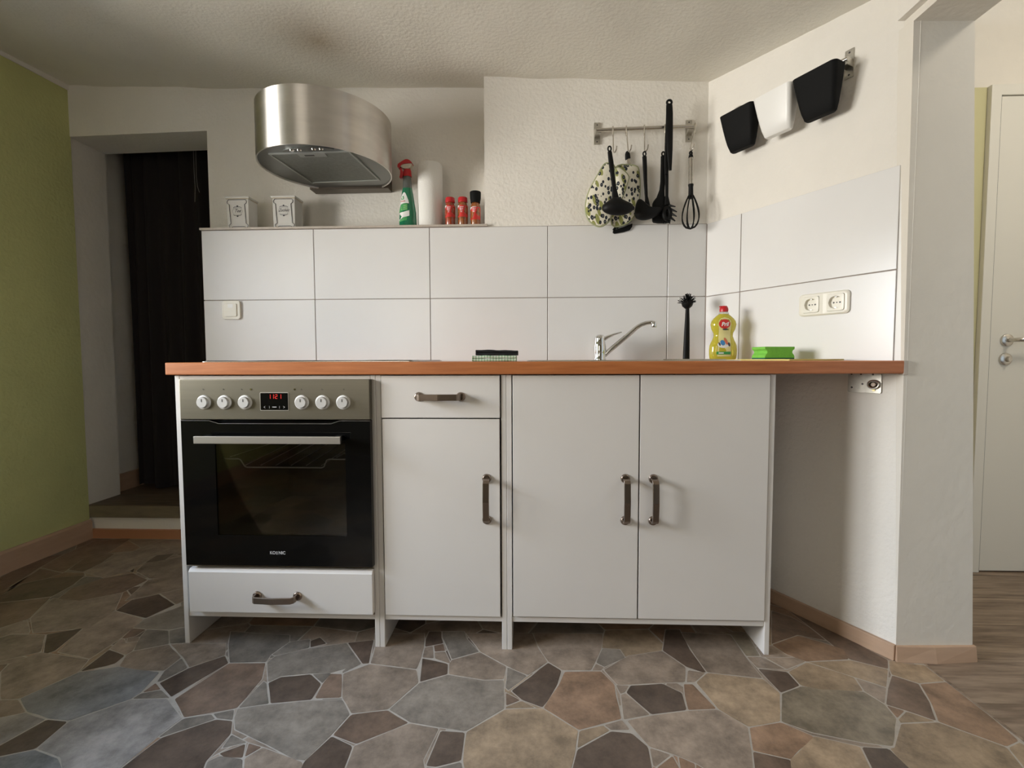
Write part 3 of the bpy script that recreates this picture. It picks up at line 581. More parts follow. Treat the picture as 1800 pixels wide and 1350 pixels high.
mb.box(-.784, -.771, -.0243, -.0238, .7602, .7622); mb.box(-.7936, -.7930, -.0243, -.0238, .757, .7645); mb.box(-.7622, -.7616, -.0243, -.0238, .757, .7645)
for sx, x in ((1, -.811), (-1, -.745)):
    mb.hull([[(x, -.0243, .761), (x+sx*.005, -.0243, .7645), (x+sx*.005, -.0243, .7637), (x+sx*.0015, -.0243, .761), (x+sx*.005, -.0243, .7583), (x+sx*.005, -.0243, .7575)], [(x, -.0238, .761), (x+sx*.005, -.0238, .7645), (x+sx*.005, -.0238, .7637), (x+sx*.0015, -.0238, .761), (x+sx*.005, -.0238, .7583), (x+sx*.005, -.0238, .7575)]])
mb.build('touch_symbols', M['mark'], cp)
# door: black glass frame around a see-through window
X0, X1, Z0, Z1 = -1.0735, -.485, .266, .7195; a0, a1, b0, b1 = -.969, -.563, .362, .650
mb = MB()
top = [(X0, Z1), (-.985, Z1), (-.955, .7105), (-.605, .7105), (-.578, Z1), (X1, Z1)]
mb.prism([(X0, b1)]+[(X1, b1)]+top[::-1], -.022, -.002); mb.box(X0, X1, -.022, -.002, Z0, b0); mb.box(X0, a0, -.022, -.002, b0, b1); mb.box(a1, X1, -.022, -.002, b0, b1)
dd = mb.build('oven_door', M['oven_black'], t)
mb = MB(); mb.tube([(X0+.001, -.0222, Z1-.0005)]+[(x, -.0222, z-.0005) for x, z in top[1:]], .0007, 6); mb.build('door_edge', M['alu'], dd)
MB().box(a0-.01, a1+.01, -.019, -.016, b0-.01, b1+.01).build('window_pane', M['ovenpane'], dd)
mb = MB(); mb.box(-1.004, -.560, -.066, -.056, .6555, .6775); hb = mb.build('handle', M['alu'], dd, bevel=.0012)
for x in (-.985, -.579): MB().box(x-.009, x+.009, -.056, -.021, .658, .675).build('handle_post', M['black'], dd, bevel=.001)
fn = lambda u, v: (-.782+u, -.0224, .308+v)
for s, u in (('KO', -.0150), ('NIC', .0140)): text_part(s, .0135, (lambda uu: (lambda a, b_: (-.782+uu+a*.92, -.0224, .308+b_)))(u), M['mark'], dd, off=.0003)
mb = MB()
for k in range(3): mb.box(-.7875+.0005, -.7810, -.0226, -.0222, .3037+k*.0036, .3051+k*.0036)
mb.build('logo_bars', M['mark'], dd)
# cavity and wire rack seen through the window
mb = MB(); ci = (-.99, -.545, .0, .46, .345, .70); x0, x1, y0_, y1_, z0_, z1_ = ci
for q in ((x0-.01, x0, y0_, y1_, z0_, z1_), (x1, x1+.01, y0_, y1_, z0_, z1_), (x0, x1, y1_, y1_+.01, z0_, z1_), (x0, x1, y0_, y1_, z0_-.01, z0_), (x0, x1, y0_, y1_, z1_, z1_+.01)): mb.box(*q)
mb.build('cavity', M['cavity'], t)
mb = MB(); z = .592
mb.tube([(-.985, .022, z), (-.925, .022, z), (-.917, .022, z-.003), (-.904, .022, z-.024), (-.897, .022, z-.027), (-.656, .022, z-.027), (-.649, .022, z-.024), (-.640, .022, z-.003), (-.632, .022, z), (-.55, .022, z)], .0022, 8)
mb.tube([(-.985, .43, z), (-.55, .43, z)], .0022, 8)
for k in range(9): x = -.97+k*.05; mb.tube([(x, .052, z if (x < -.925 or x > -.64) else z-.027), (x, .43, z)], .0013, 6)
mb.build('wire_rack', M['white'], t, smooth=True)

# ------------------------------------------------------------------ worktop, hob, sink
ZW = .897
tp = [(-1.119, -.020), (1.068, -.020), (1.068+.006, -.0)]
def wtop():
    mb = MB(); e = lambda t_: (CO.x+DO.x*t_+NO.x*.010, CO.y+DO.y*t_+NO.y*.010)
    A_, B_ = e(.02), e(.712)
    sx0, sx1, sy0, sy1 = .06, .50, .11, .47       # cut-out for the sink bowl
    outer = [(-1.119, -.020), B_ if False else (B_[0], -.020), A_, (A_[0]-.01, .606), (-1.119, .606)]
    cells = [[(-1.119, -.02), (sx0, -.02), (sx0, .606), (-1.119, .606)], [(sx0, -.02), (sx1, -.02), (sx1, sy0), (sx0, sy0)], [(sx0, sy1), (sx1, sy1), (sx1, .606), (sx0, .606)],
             [(sx1, -.02), (B_[0], -.02), A_, (A_[0]-.01, .606), (sx1, .606)]]
    bm = mb.bm
    vt = {}
    def V(p, z):
        k = (round(p[0], 5), round(p[1], 5), z)
        if k not in vt: vt[k] = bm.verts.new((p[0], p[1], z))
        return vt[k]
    # split shared edges so that the faces meet vertex to vertex
    cells[0] = [(-1.119, -.02), (sx0, -.02), (sx0, sy0), (sx0, sy1), (sx0, .606), (-1.119, .606)]
    cells[3] = [(sx1, -.02), (B_[0], -.02), A_, (A_[0]-.01, .606), (sx1, .606), (sx1, sy1), (sx1, sy0)]
    for c_ in cells:
        bm.faces.new([V(p, ZW) for p in c_]); bm.faces.new([V(p, ZT) for p in c_][::-1])
    ring = [(-1.119, -.02), (sx0, -.02), (sx1, -.02), (B_[0], -.02), A_, (A_[0]-.01, .606), (sx1, .606), (sx0, .606), (-1.119, .606)]
    hole = [(sx0, sy0), (sx1, sy0), (sx1, sy1), (sx0, sy1)]
    for L_ in (ring, hole):
        for i in range(len(L_)):
            a, b_ = L_[i], L_[(i+1) % len(L_)]; bm.faces.new((V(a, ZT), V(b_, ZT), V(b_, ZW), V(a, ZW)))
    return mb, B_
mb, BW = wtop()
wt = mb.build('worktop', M['beech'], bevel=.005, bseg=3, angle=1.2); tag(wt, 'orange beech laminate worktop running over all the base cabinets to the slanted wall', 'worktop')
MB().box(BW[0]-.004, BW[0]+.008, -.0205, .0, ZT-.004, ZW).build('end_edging', M['ledge'], wt, bevel=.002)
t = thing('ceramic_hob', 'flat black glass hob set in the worktop above the oven', 'hob', (-.71, .3, ZW))
MB().prism(rrect(-1.052, -.368, .045, .545, .012), ZW, ZW+.0035, 'z').build('steel_frame', M['steel'], t, bevel=.0008, bseg=1)
MB().prism(rrect(-1.046, -.374, .051, .539, .010), ZW+.0034, ZW+.0052, 'z').build('glass_plate', M['oven_black'], t)
for x, y, r in ((-.90, .17, .09), (-.90, .42, .072), (-.53, .17, .072), (-.53, .42, .09)):
    mb = MB(); mb.tube([(x+r*math.cos(a), y+r*math.sin(a), ZW+.0053) for a in [2*PI*k/40 for k in range(41)]], .0007, 6); mb.build('cooking_ring', M['mark'], t)
t = thing('kitchen_sink', 'stainless steel inset sink in the worktop below the tap', 'sink', (.3, .3, ZW))
mb = MB()
x0, x1, y0_, y1_ = -.012, .66, .06, .56; bx0, bx1, by0, by1 = .07, .49, .12, .46
outer = rrect(x0, x1, y0_, y1_, .03, 6); inner = rrect(bx0, bx1, by0, by1, .05, 6)
rings = [[(x, y, ZW+.0002) for x, y in outer], [(x, y, ZW+.0034) for x, y in rrect(x0+.003, x1-.003, y0_+.003, y1_-.003, .028, 6)], [(x, y, ZW+.0020) for x, y in inner], [(x, y, ZW-.14) for x, y in rrect(bx0+.02, bx1-.02, by0+.02, by1-.02, .05, 6)]]
vr = [[mb.V(p) for p in r] for r in rings]
for a, b_ in zip(vr, vr[1:]):
    for i in range(len(a)): j = (i+1) % len(a); mb.face((a[i], a[j], b_[j], b_[i]))
mb.face(vr[-1]); mb.build('basin', M['steel'], t, smooth=True)
mb = MB()
for k in range(6): mb.tube([(.52, .15+k*.06, ZW+.0030), (.64, .15+k*.06, ZW+.0030)], .003, 6)
mb.build('drainer_ribs', M['steel'], t, smooth=True)
MB().lathe([(.001, 0), (.03, 0), (.035, .002), (.036, 0)], (.28, .29, ZW-.1398), 24).build('drain', M['chrome'], t)
# tap
FXc, FYc = .283, .515
t = thing('mixer_tap', 'chrome single-lever mixer tap with spout swung to the right', 'tap', (FXc, FYc, ZW))
TAPY = .515
mb = MB(); mb.lathe([(.001, 0), (.024, 0), (.0245, .004), (.0225, .008), (.0245, .030), (.0248, .052), (.0225, .070), (.0215, .074), (.0215, .086), (.0205, .094), (.012, .102), (.001, .104)], (FXc, TAPY, ZW+.003), 28)
mb.build('tap_body', M['chrome'], t, smooth=True)
pts = [(0.2858, 0.9755), (0.3109, 0.9926), (0.3360, 1.0028), (0.3680, 1.0119)]
mb = MB(); mb.tube([(x, TAPY-.002*i, z) for i, (x, z) in enumerate(pts)], [(.0105, .016), (.0080, .014), (.0055, .012), (.0025, .008)], 14, flat=(0, 0, 1))
mb.build('lever', M['chrome'], t, smooth=True)
pts = [(0.2954, 0.9131), (0.3203, 0.9382), (0.3497, 0.9632), (0.3790, 0.9882), (0.4059, 1.0119), (0.4238, 1.0289), (0.4418, 1.0401), (0.4620, 1.0468), (0.4800, 1.0490), (0.4936, 1.0455)]
mb = MB(); mb.tube([(x, TAPY-.004*i, z) for i, (x, z) in enumerate(pts)], [.0085, .0100, .0102, .0100, .0095, .0090, .0085, .0078, .0075, .0075], 16)
mb.build('spout', M['chrome'], t, smooth=True)
x_, z_ = pts[-1]; mb = MB(); mb.lathe([(.001, -.021), (.0105, -.021), (.0115, -.018), (.0115, -.004), (.009, .002), (.001, .003)], (x_-.004, TAPY-.036, z_+.004), 20); mb.build('nozzle', M['chrome'], t, smooth=True)

# folded cloths at the front edge of the worktop
def cloth(name, x0, x1, y0, y1, z0, h, mt, label, cat, layers, tilt=0):
    t = thing(name, label, cat, ((x0+x1)/2, (y0+y1)/2, z0))
    mb = MB(); n = 14; dz = h/layers
    for L_ in range(layers):
        rings = []
        for i in range(n+1):
            u = i/n; x = x0+(x1-x0)*u; w = .0025*mnoise.noise(Vector((u*5, L_*3.1, z0*9))) + tilt*u
            za = z0+L_*dz+(w if L_ else max(0, w)*.2+.0002); zb = z0+(L_+1)*dz+w*1.1-.0004; f_ = y0+.004*mnoise.noise(Vector((u*4, L_*2, 3)))
            r = dz*.5
            q = []
            for k in range(7): a = PI/2+PI*k/6; q.append((x, f_+r+math.cos(a)*r, (za+zb)/2+math.sin(a)*(zb-za)/2))
            q += [(x, y1, za), (x, y1, zb)]
            rings.append(q)
        mb.hull(rings)
    mb.build('fold', mt, t, smooth=True); return t
cloth('checked_cloth', -.183, -.045, .055, .16, ZW, .019, M['gingham'], 'green and white checked cloth folded on the worktop, lying under the black cloth', 'cloth', 2)
cloth('black_cloth', -.172, -.040, .058, .155, ZW+.0195, .0185, M['blackcloth'], 'folded black cloth on top of the green checked cloth', 'cloth', 2, -.003)
# little stray scrap right of the cloths
# washing-up brush standing on its end
bx, by = .625, .50
t = thing('dish_brush', 'black washing-up brush standing bristles-up behind the sink', 'brush', (bx, by, ZW+.003))
mb = MB(); mb.tube([(bx-.001, by, ZW+.003), (bx, by, ZW+.08), (bx+.001, by, ZW+.16), (bx+.001, by, ZW+.215)], [(.0135, .010), (.0120, .009), (.0095, .007), (.0070, .006)], 14, flat=(1, 0, 0)); mb.build('grip', M['black'], t, smooth=True)
mb = MB(); mb.lathe([(.001, .205), (.008, .206), (.019, .216), (.022, .226), (.017, .236), (.001, .238)], (bx, by, ZW), 18); mb.build('brush_head', M['black'], t, smooth=True)
mb = MB(); random.seed(4)
for i in range(90):
    a = random.uniform(0, 2*PI); e = random.uniform(-.15, 1.5); d = Vector((math.cos(a)*math.cos(e), math.sin(a)*math.cos(e), math.sin(e)))
    p = Vector((bx, by, ZW+.228))+d*.013; mb.tube([p, p+d*random.uniform(.016, .025)+Vector((0, 0, .002))], [.0016, .0011], 5)
o = mb.build('bristles', M['blackmatte'], t); o['kind'] = 'stuff'

# washing-up liquid
SX, SY, SZ = .7285, .40, ZW+.0035
prof = [(.9005, .044), (.9045, .0475), (.9200, .0500), (.9355, .0503), (.953, .0486), (.964, .0445), (.974, .0394), (.988, .0341), (1.000, .0354), (1.014, .0425), (1.0316, .0464), (1.045, .0432), (1.055, .0360), (1.0646, .0260), (1.0705, .0175), (1.0720, .0165)]
def supr(w, d, n, x, y, z, e=2.4):
    out = []
    for i in range(n):
        a = 2*PI*i/n; c_, s_ = math.cos(a), math.sin(a)
        out.append((x+w*math.copysign(abs(c_)**(2/e), c_), y+d*math.copysign(abs(s_)**(2/e), s_), z))
    return out
def depth_of(w, lo=.016): return max(min(w*.62, .028), min(w, lo))
t = thing('washing_up_liquid', 'clear bottle of yellow washing-up liquid with a red cap', 'bottle', (SX, SY, SZ))
MB().hull([supr(w, depth_of(w), 36, SX, SY, z) for z, w in prof]).build('bottle_body', M['soapliq'], t, smooth=True)
def halfw(prof, z):
    for (za, wa), (zb, wb_) in zip(prof, prof[1:]):
        if z <= zb: return wa+(wb_-wa)*max(0, (z-za))/(zb-za)
    return prof[-1][1]
def sfront(x, y, prof, dfn, e=2.4, lift=.0006):
    def fn(u, z):
        w = halfw(prof, z); d = dfn(w); k = min(.999, abs(u)/w); return (x+u, y-d*(1-k**e)**(1/e)-lift, z)
    return fn
fs_ = sfront(SX, SY, prof, depth_of)
def ell(cx, cz, rx, rz, n=24, rot=0): return [(cx+math.cos(2*PI*i/n)*rx*math.cos(rot)-math.sin(2*PI*i/n)*rz*math.sin(rot), cz+math.cos(2*PI*i/n)*rx*math.sin(rot)+math.sin(2*PI*i/n)*rz*math.cos(rot)) for i in range(n)]
lab = [(-.030, .912), (.0185, .912), (.0185, 1.030), (.017, 1.045), (.010, 1.054), (-.004, 1.058), (-.018, 1.054), (-.027, 1.044), (-.0275, 1.03), (-.0235, 1.0), (-.0245, .97), (-.0290, .95)]
lb = decal(lab, fs_, mat('soap_label', (0.74, 0.66, 0.30), 0.3), t, 'label')
f2 = sfront(SX, SY, prof, depth_of, lift=.0010); f3 = sfront(SX, SY, prof, depth_of, lift=.0014)
decal(ell(-.006, 1.0330, .0205, .0175), f2, M['redlabel'], lb, 'logo_disc')
text_part('Pril', .0205, lambda a, b_: f3(-.005+a*.92, 1.0315+b_), M['whitelabel'], lb, shear=.18, off=.0006)
decal(ell(-.003, 1.0130, .010, .0035), f2, M['ink'], lb, 'logo_leaf')
decal([(-.0340+.001, .9195), (.0180, .9195), (.0180, .9300), (-.0330, .9300)], f2, M['greenlabel'], lb, 'green_band')
decal([(-.026, .9225), (-.008, .9225), (-.008, .927), (-.026, .927)], f3, M['whitelabel'], lb, 'band_text')
decal(ell(-.008, .9560, .022, .012), f2, M['whitelabel'], lb, 'swirl_white')
for c_, r_, m_ in (((-.012, .963), (.008, .0105), mat('swirl_blue', (0.05, 0.22, 0.48), .4)), ((.000, .969), (.005, .014), mat('swirl_orange', (0.62, 0.16, 0.08), .4)), ((.011, .957), (.004, .008), M['ink']), ((-.023, .958), (.003, .007), M['ink'])):
    decal(ell(*c_, *r_, 18, .35), f3, m_, lb, 'swirl')
MB().lathe([(.001, 0), (.0185, 0), (.0180, .005), (.0145, .009), (.001, .0095)], (SX+.001, SY, 1.0705), 24).build('collar', M['clear'], t, smooth=True)
mb = MB(); mb.lathe([(.001, 0), (.0150, 0), (.0160, .008), (.0150, .014), (.0110, .022), (.001, .0235)], (SX+.001, SY, 1.0795), 22); mb.box(SX-.014, SX+.002, SY-.007, SY+.007, 1.097, 1.1015); mb.build('cap', M['red'], t, smooth=True)

# yellow cloth and sponge
mb = MB(); n = 16; g = []
ycl = [(.672, .30), (.775, .02), (.985, .10), (.925, .345)]
for j in range(n+1):
    row = []
    for i in range(n+1):
        u, v = i/n, j/n; a = Vector(ycl[0]).lerp(Vector(ycl[3]), u); b_ = Vector(ycl[1]).lerp(Vector(ycl[2]), u); p = a.lerp(b_, v)
        row.append((p.x, p.y, .0012*(1+mnoise.noise(Vector((u*3, v*3, 1))))))
    g.append(row)
t_ = [[mb.V((x, y, ZW+.0012+w+.0022)) for x, y, w in r] for r in g]; b2 = [[mb.V((x, y, ZW+.0004)) for x, y, w in r] for r in g]
for j in range(n):
    for i in range(n): mb.face((t_[j][i], t_[j][i+1], t_[j+1][i+1], t_[j+1][i])); mb.face((b2[j][i], b2[j+1][i], b2[j+1][i+1], b2[j][i+1]))
for k in range(n):
    mb.face((t_[0][k], b2[0][k], b2[0][k+1], t_[0][k+1])); mb.face((t_[n][k+1], b2[n][k+1], b2[n][k], t_[n][k])); mb.face((t_[k+1][0], b2[k+1][0], b2[k][0], t_[k][0])); mb.face((t_[k][n], b2[k][n], b2[k+1][n], t_[k+1][n]))
tag(mb.build('yellow_cloth', M['yellowcloth'], smooth=True), 'yellow household cloth lying flat under the green sponge', 'cloth')
t = thing('sponge', 'bright green grip sponge with a dark green scouring pad', 'sponge', (.815, .20, ZW+.0052))
side = [(-.0535, 0), (.0535, 0), (.0535, .004), (.0510, .010), (.0465, .0145), (.0450, .019), (.0470, .024), (.0530, .0285), (.0540, .0345), (.0525, .0365), (-.0525, .0365), (-.0540, .0345), (-.0530, .0285), (-.0470, .024), (-.0450, .019), (-.0465, .0145), (-.0510, .010), (-.0535, .004)]
MB(lambda p: Vector((.815+p.x*math.cos(.18)-p.y*math.sin(.18), .20+p.x*math.sin(.18)+p.y*math.cos(.18), p.z))).prism([(a, b_+ZW+.0092) for a, b_ in side], -.034, .034).build('foam', M['sponge'], t, bevel=.0012)
MB(lambda p: Vector((.815+p.x*math.cos(.18)-p.y*math.sin(.18), .20+p.x*math.sin(.18)+p.y*math.cos(.18), p.z))).box(-.0535, .0535, -.034, .034, ZW+.0052, ZW+.0094).build('scouring_pad', M['scour'], t, bevel=.001)

# light switch on the tiles, left end
t = thing('light_switch', 'cream rocker light switch on the tiles at the left end', 'switch', (-1.30, .608, 1.12))
MB().prism(rrect(-1.341, -1.260, 1.081, 1.162, .012), .600, .6095).build('frame', M['offwhite'], t, bevel=.003, bseg=3)
MB().prism(rrect(-1.3285, -1.2745, 1.0935, 1.1495, .006), .5965, .603).build('rocker', M['offwhite'], t, bevel=.0022, bseg=2)
MB().prism([(-1.3125, 1.131), (-1.290, 1.131), (-1.290, 1.1470), (-1.3125, 1.1470)], .5962, .5966).build('rocker_window', M['white'], t)
# double socket on the slanted wall
t = thing('double_socket', 'cream double socket on the slanted tiled wall', 'socket', OW((.484, .008, 1.085)))
MB(OW).prism(rrect(.404, .5645, 1.047, 1.1215, .012), .0055, .0064).build('back_plate', M['offwhite'], t)
def rr4(x0, x1, z0, z1, rs, n=5):
    out = []
    for (cx, cz, a0), r in zip(((x1, z1, 0), (x0, z1, 90), (x0, z0, 180), (x1, z0, 270)), rs):
        ox = cx-r if cx == x1 else cx+r; oz = cz-r if cz == z1 else cz+r
        for k in range(n+1): a = math.radians(a0+90*k/n); out.append((ox+r*math.cos(a), oz+r*math.sin(a)))
    return out
mb = MB(OW)
for xa, xb, rs, tc_ in ((.404, .48425, (.0005, .013, .013, .0005), .4455), (.48425, .5645, (.013, .0005, .0005, .013), .5235)):
    o0 = rr4(xa, xb, 1.047, 1.1215, rs); e = .004; o1 = rr4(xa+(e if xa < .41 else 0), xb-(e if xb > .56 else 0), 1.047+e, 1.1215-e, [max(r-.003, .0005) for r in rs]); i0 = rr4(tc_-.0272, tc_+.0272, 1.0573, 1.1117, (.006,)*4)
    mb.hull([[(a, .0066, b_) for a, b_ in o0], [(a, .0125, b_) for a, b_ in o0], [(a, .0155, b_) for a, b_ in o1], [(a, .0150, b_) for a, b_ in i0], [(a, .0066, b_) for a, b_ in i0]], cap=False)
mb.build('frame', M['offwhite'], t, smooth=True)
for tc_ in (.4455, .5235):
    f_ = MB(OW)
    # square insert with a round well
    c = (tc_, 1.0845); sq = [(p[0], p[1]) for p in supr(.0270, .0270, 40, c[0], c[1], 0, 9)]; n = len(sq)
    ang = [math.atan2(q[1]-c[1], q[0]-c[0]) for q in sq]
    R = [[(q[0], .0066, q[1]) for q in sq], [(c[0]+(q[0]-c[0])*.985, .0175, c[1]+(q[1]-c[1])*.985) for q in sq]]
    for rr, h in ((.0212, .0178), (.0205, .0172), (.0192, .0072), (.001, .0072)): R.append([(c[0]+rr*math.cos(a), h, c[1]+rr*math.sin(a)) for a in ang])
    ins = f_.hull(R).build('socket_insert', M['offwhite'], t)
    for k, dx in enumerate((-.0095, 0, .0095)):
        MB(OW).lathe([(.0005, .0006), (.0026 if k != 1 else .002, .0006), (.0028 if k != 1 else .002, 0)], (tc_+dx, .0072, 1.0845), 12, axis='y').build('contact_hole', M['darkmark'], ins)
    for s in (-1, 1): MB(OW).box(tc_-.003, tc_+.003, .0072, .0150, 1.0845+s*.0178-.0012, 1.0845+s*.0178+.0012).build('earth_clip', M['steel'], ins)

# galvanised plate under the worktop
t = thing('mounting_plate', 'galvanised mounting plate with a ring under the right end of the worktop', 'bracket', OW((.61, .002, .83)))
MB(OW).prism(rrect(.563, .6565, .7965, .8575, .005), .0015, .0050).build('plate', M['galv'], t, bevel=.0006, bseg=1)
for a, b_ in ((.573, .8545), (.600, .8545), (.633, .8545), (.575, .812), (.605, .824)): MB(OW).lathe([(.0005, .0005), (.003, .0005), (.0032, 0)], (a, .0050, b_), 10, axis='y').build('screw_hole', M['darkmark'], t)
mb = MB(OW); mb.tube([(.637+.0145*math.cos(a), .009, .8235+.0115*math.sin(a)) for a in [2*PI*k/20 for k in range(21)]], .0035, 8); mb.build('ring', M['steel'], t, smooth=True)
MB(OW).lathe([(.0005, .006), (.006, .006), (.009, .003), (.010, 0)], (.637, .0050, .8235), 14, axis='y').build('bolt', M['nickel'], t, smooth=True)
MB(OW).lathe([(.0005, .0022), (.0042, .0022), (.0045, 0)], (.637, .0050, .807), 12, axis='y').build('yellow_screw', mat('brass', (0.8, 0.7, 0.35), .4, .6), t)
# ------------------------------------------------------------------ cooker hood
HX, HY, HA, HB, HZ0, HZ1, HYB = -.8326, .5336, .2607, .2386, 1.680, 1.891, .735
def arc(a, b_, n=60):
    rot = math.radians(38.95); pts = []
    for k in range(n*4):
        th = PI/2+2*PI*k/(n*4); x, y = a*math.cos(th), b_*math.sin(th); pts.append((HX+x*math.cos(rot)-y*math.sin(rot), HY+x*math.sin(rot)+y*math.cos(rot)))
    back = [i for i, p in enumerate(pts) if p[1] > HYB]
    i0 = max(back, key=lambda i: 0)
    keep = []; N = len(pts); st_ = next(i for i in range(N) if pts[i-1][1] > HYB and pts[i][1] <= HYB)
    for i in range(N):
        p = pts[(st_+i) % N]
        if p[1] > HYB: break
        keep.append(p)
    return keep[::3]+([keep[-1]] if (len(keep)-1) % 3 else [])
t = thing('cooker_hood', 'oval brushed stainless steel cooker hood on the back wall above the hob', 'hood', (HX, yr(HX), HZ0))
o_, i_ = arc(HA, HB), arc(HA-.004, HB-.004)
mb = MB(); R = []
vo0 = [mb.V((x, y, HZ0)) for x, y in o_]; vo1 = [mb.V((x, y, HZ1)) for x, y in o_]; vi0 = [mb.V((x, y, HZ0)) for x, y in i_]; vi1 = [mb.V((x, y, HZ0+.03)) for x, y in i_]
for k in range(len(o_)-1):
    mb.face((vo0[k], vo0[k+1], vo1[k+1], vo1[k])); mb.face((vo0[k+1], vo0[k], vi0[k], vi0[k+1])); mb.face((vi0[k+1], vi0[k], vi1[k], vi1[k+1]))
mb.face(vo1); mb.face(vi1[::-1])
sh = mb.build('shell', M['hood_steel'], t, smooth=True)
MB().prism(arc(HA-.005, HB-.005), HZ0+.006, HZ0+.012, 'z').build('underside', M['hood_dark'], t)
MB().box(-1.000, -.640, HYB-.002, yr(-.82)-.006, HZ0-.003, HZ1-.004).build('wall_mount', M['hood_mount'], t, bevel=.001, bseg=1)
q = [(-.990, .371), (-.675, .361), (-.651, .655), (-.963, .672)]
def inset(q, d):
    c = Vector((sum(p[0] for p in q)/4, sum(p[1] for p in q)/4)); return [tuple(Vector(p)+(c-Vector(p)).normalized()*d*1.41) for p in q]
mb = MB(); a = q; b_ = inset(q, .007)
mb.hull([[(x, y, HZ0+.0065) for x, y in a], [(x, y, HZ0+.0008) for x, y in a], [(x, y, HZ0+.0008) for x, y in b_], [(x, y, HZ0+.0045) for x, y in b_]], cap=False)
mb.build('filter_frame', M['frame_grey'], t); MB().prism(b_, HZ0+.0035, HZ0+.0062, 'z').build('grease_filter', M['filter'], t)
hp = MB().box(-.880, -.775, .372, .402, HZ0+.0005, HZ0+.004).build('filter_handle', M['frame_grey'], t, bevel=.001)
MB().box(-.857, -.820, .382, .392, HZ0-.0002, HZ0+.0008).build('handle_slot', M['darkmark'], hp)
cs = MB().prism(smoothpoly([(-.93, .352), (-.90, .334), (-.84, .325), (-.78, .325), (-.74, .334), (-.72, .345), (-.75, .353), (-.84, .350), (-.90, .356)], 1), HZ0+.002, HZ0+.0062, 'z').build('control_strip', M['hood_dark'], t)
for x, y in ((-.885, .343), (-.800, .338)):
    for k in (0, 1): MB().lathe([(.001, -.004), (.007, -.004), (.009, 0)], (x+k*.028, y, HZ0+.002), 14).build('push_button', M['chrome'], cs, smooth=True)

# ------------------------------------------------------------------ things on the ledge
LZ = 1.4755
def canister(cx, word, label, seed):
    y0, y1, w = .680, .752, .0505; H = .146
    t = thing('storage_jar', label, 'canister', (cx, (y0+y1)/2, LZ), 'printed ceramic canisters on the ledge')
    MB().hull([[(cx-w*.96, y0+.002, LZ), (cx+w*.96, y0+.002, LZ), (cx+w*.96, y1, LZ), (cx-w*.96, y1, LZ)], [(cx-w, y0, LZ+H), (cx+w, y0, LZ+H), (cx+w, y1, LZ+H), (cx-w, y1, LZ+H)]]).build('body', M['ceramic'], t, bevel=.003)
    MB().box(cx-w-.004, cx+w+.004, y0-.004, y1+.003, LZ+H+.003, LZ+H+.011).build('lid', M['ceramic'], t, bevel=.003)
    MB().box(cx-w-.001, cx+w+.001, y0-.001, y1+.001, LZ+H-.0005, LZ+H+.003).build('lid_seal', M['ceramic_edge'], t)
    MB().lathe([(.001, 0), (.006, 0), (.010, .005), (.009, .010), (.001, .013)], (cx+.008, (y0+y1)/2, LZ+H+.011), 18).build('lid_knob', M['ceramic_edge'], t, smooth=True)
    s = .000372; U = lambda x, y: (cx+(x-240)*s, y0-.0010, 1.492+(500-y)*s)
    pts = [(132,160),(342,160),(357,183),(350,203),(330,215),(336,330),(342,440),(366,458),(364,480),(348,494),(322,478),(250,478),(182,478),(152,494),(134,478),(133,460),(156,440),(148,330),(142,215),(120,203),(116,185)]
    mb = MB(); mb.tube([U(*p) for p in pts+pts[:1]], .0011, 6); mb.build('printed_frame', M['ink'], t)
    mb = MB()
    for sy in (1, -1):
        yy = lambda d: 295-sy*d
        mb.tube([U(190, yy(38)), U(205, yy(50)), U(225, yy(50)), U(240, yy(58)), U(255, yy(50)), U(275, yy(50)), U(292, yy(38))], .0008, 5)
        mb.lathe([(.0002, -.0008), (.0036, -.0006), (.0036, .0002)], (U(240, yy(58))[0], y0-.0006, U(240, yy(58))[2]), 10, axis='y')
    mb.tube([U(240+62*math.cos(a), 295+40*math.sin(a)) for a in [2*PI*k/24 for k in range(25)]], .0003, 4)
    mb.build('printed_ornament', M['ink'], t)
    text_part(word, .019 if len(word) > 4 else .022, lambda a, b_: (cx+a*.85, y0-.0006, 1.5695+b_), M['ink'], t, shear=.45)
    return t
canister(-1.3065, 'Tee', 'white ceramic canister with a navy printed frame, the one nearer the passage', 1)
canister(-1.0960, 'Zucker', 'white ceramic canister with a navy printed frame, the one nearer the cooker hood', 2)

# spray cleaner
PX0, PY0 = -.5415, .690
prof = [(LZ, .0370), (LZ+.004, .0392), (1.553, .0370), (1.592, .0312), (1.6316, .0255), (1.6575, .0206)]
pn = [(1.6575, .0206), (1.680, .0188), (1.697, .0178), (1.712, .0158)]
dfn = lambda w: min(w*.8, .026) if w > .02 else w
t = thing('spray_bottle', 'green spray cleaner bottle with a red trigger head', 'bottle', (PX0, PY0, LZ))
MB().hull([supr(w, dfn(w), 32, PX0, PY0, z, 2.2) for z, w in prof]).build('bottle_body', M['greenliq'], t, smooth=True)
MB().hull([supr(w, dfn(w), 32, PX0, PY0, z, 2.2) for z, w in pn]).build('bottle_neck', M['neckgrey'], t, smooth=True)
fa = sfront(PX0, PY0, prof, dfn, 2.2, .0006); fb = sfront(PX0, PY0, prof, dfn, 2.2, .0011); fc = sfront(PX0, PY0, prof, dfn, 2.2, .0016)
K = .0002625; cv = lambda L_: [((x-250)*K, 1.499+(1205-y)*K) for x, y in L_]
lb = decal(cv([(215,680),(235,700),(262,760),(285,820),(295,872),(250,868),(200,872),(150,885),(128,940),(118,905),(128,850),(148,780),(175,715),(200,685)])[::-1], fa, M['whitelabel'], t, 'label', 2)
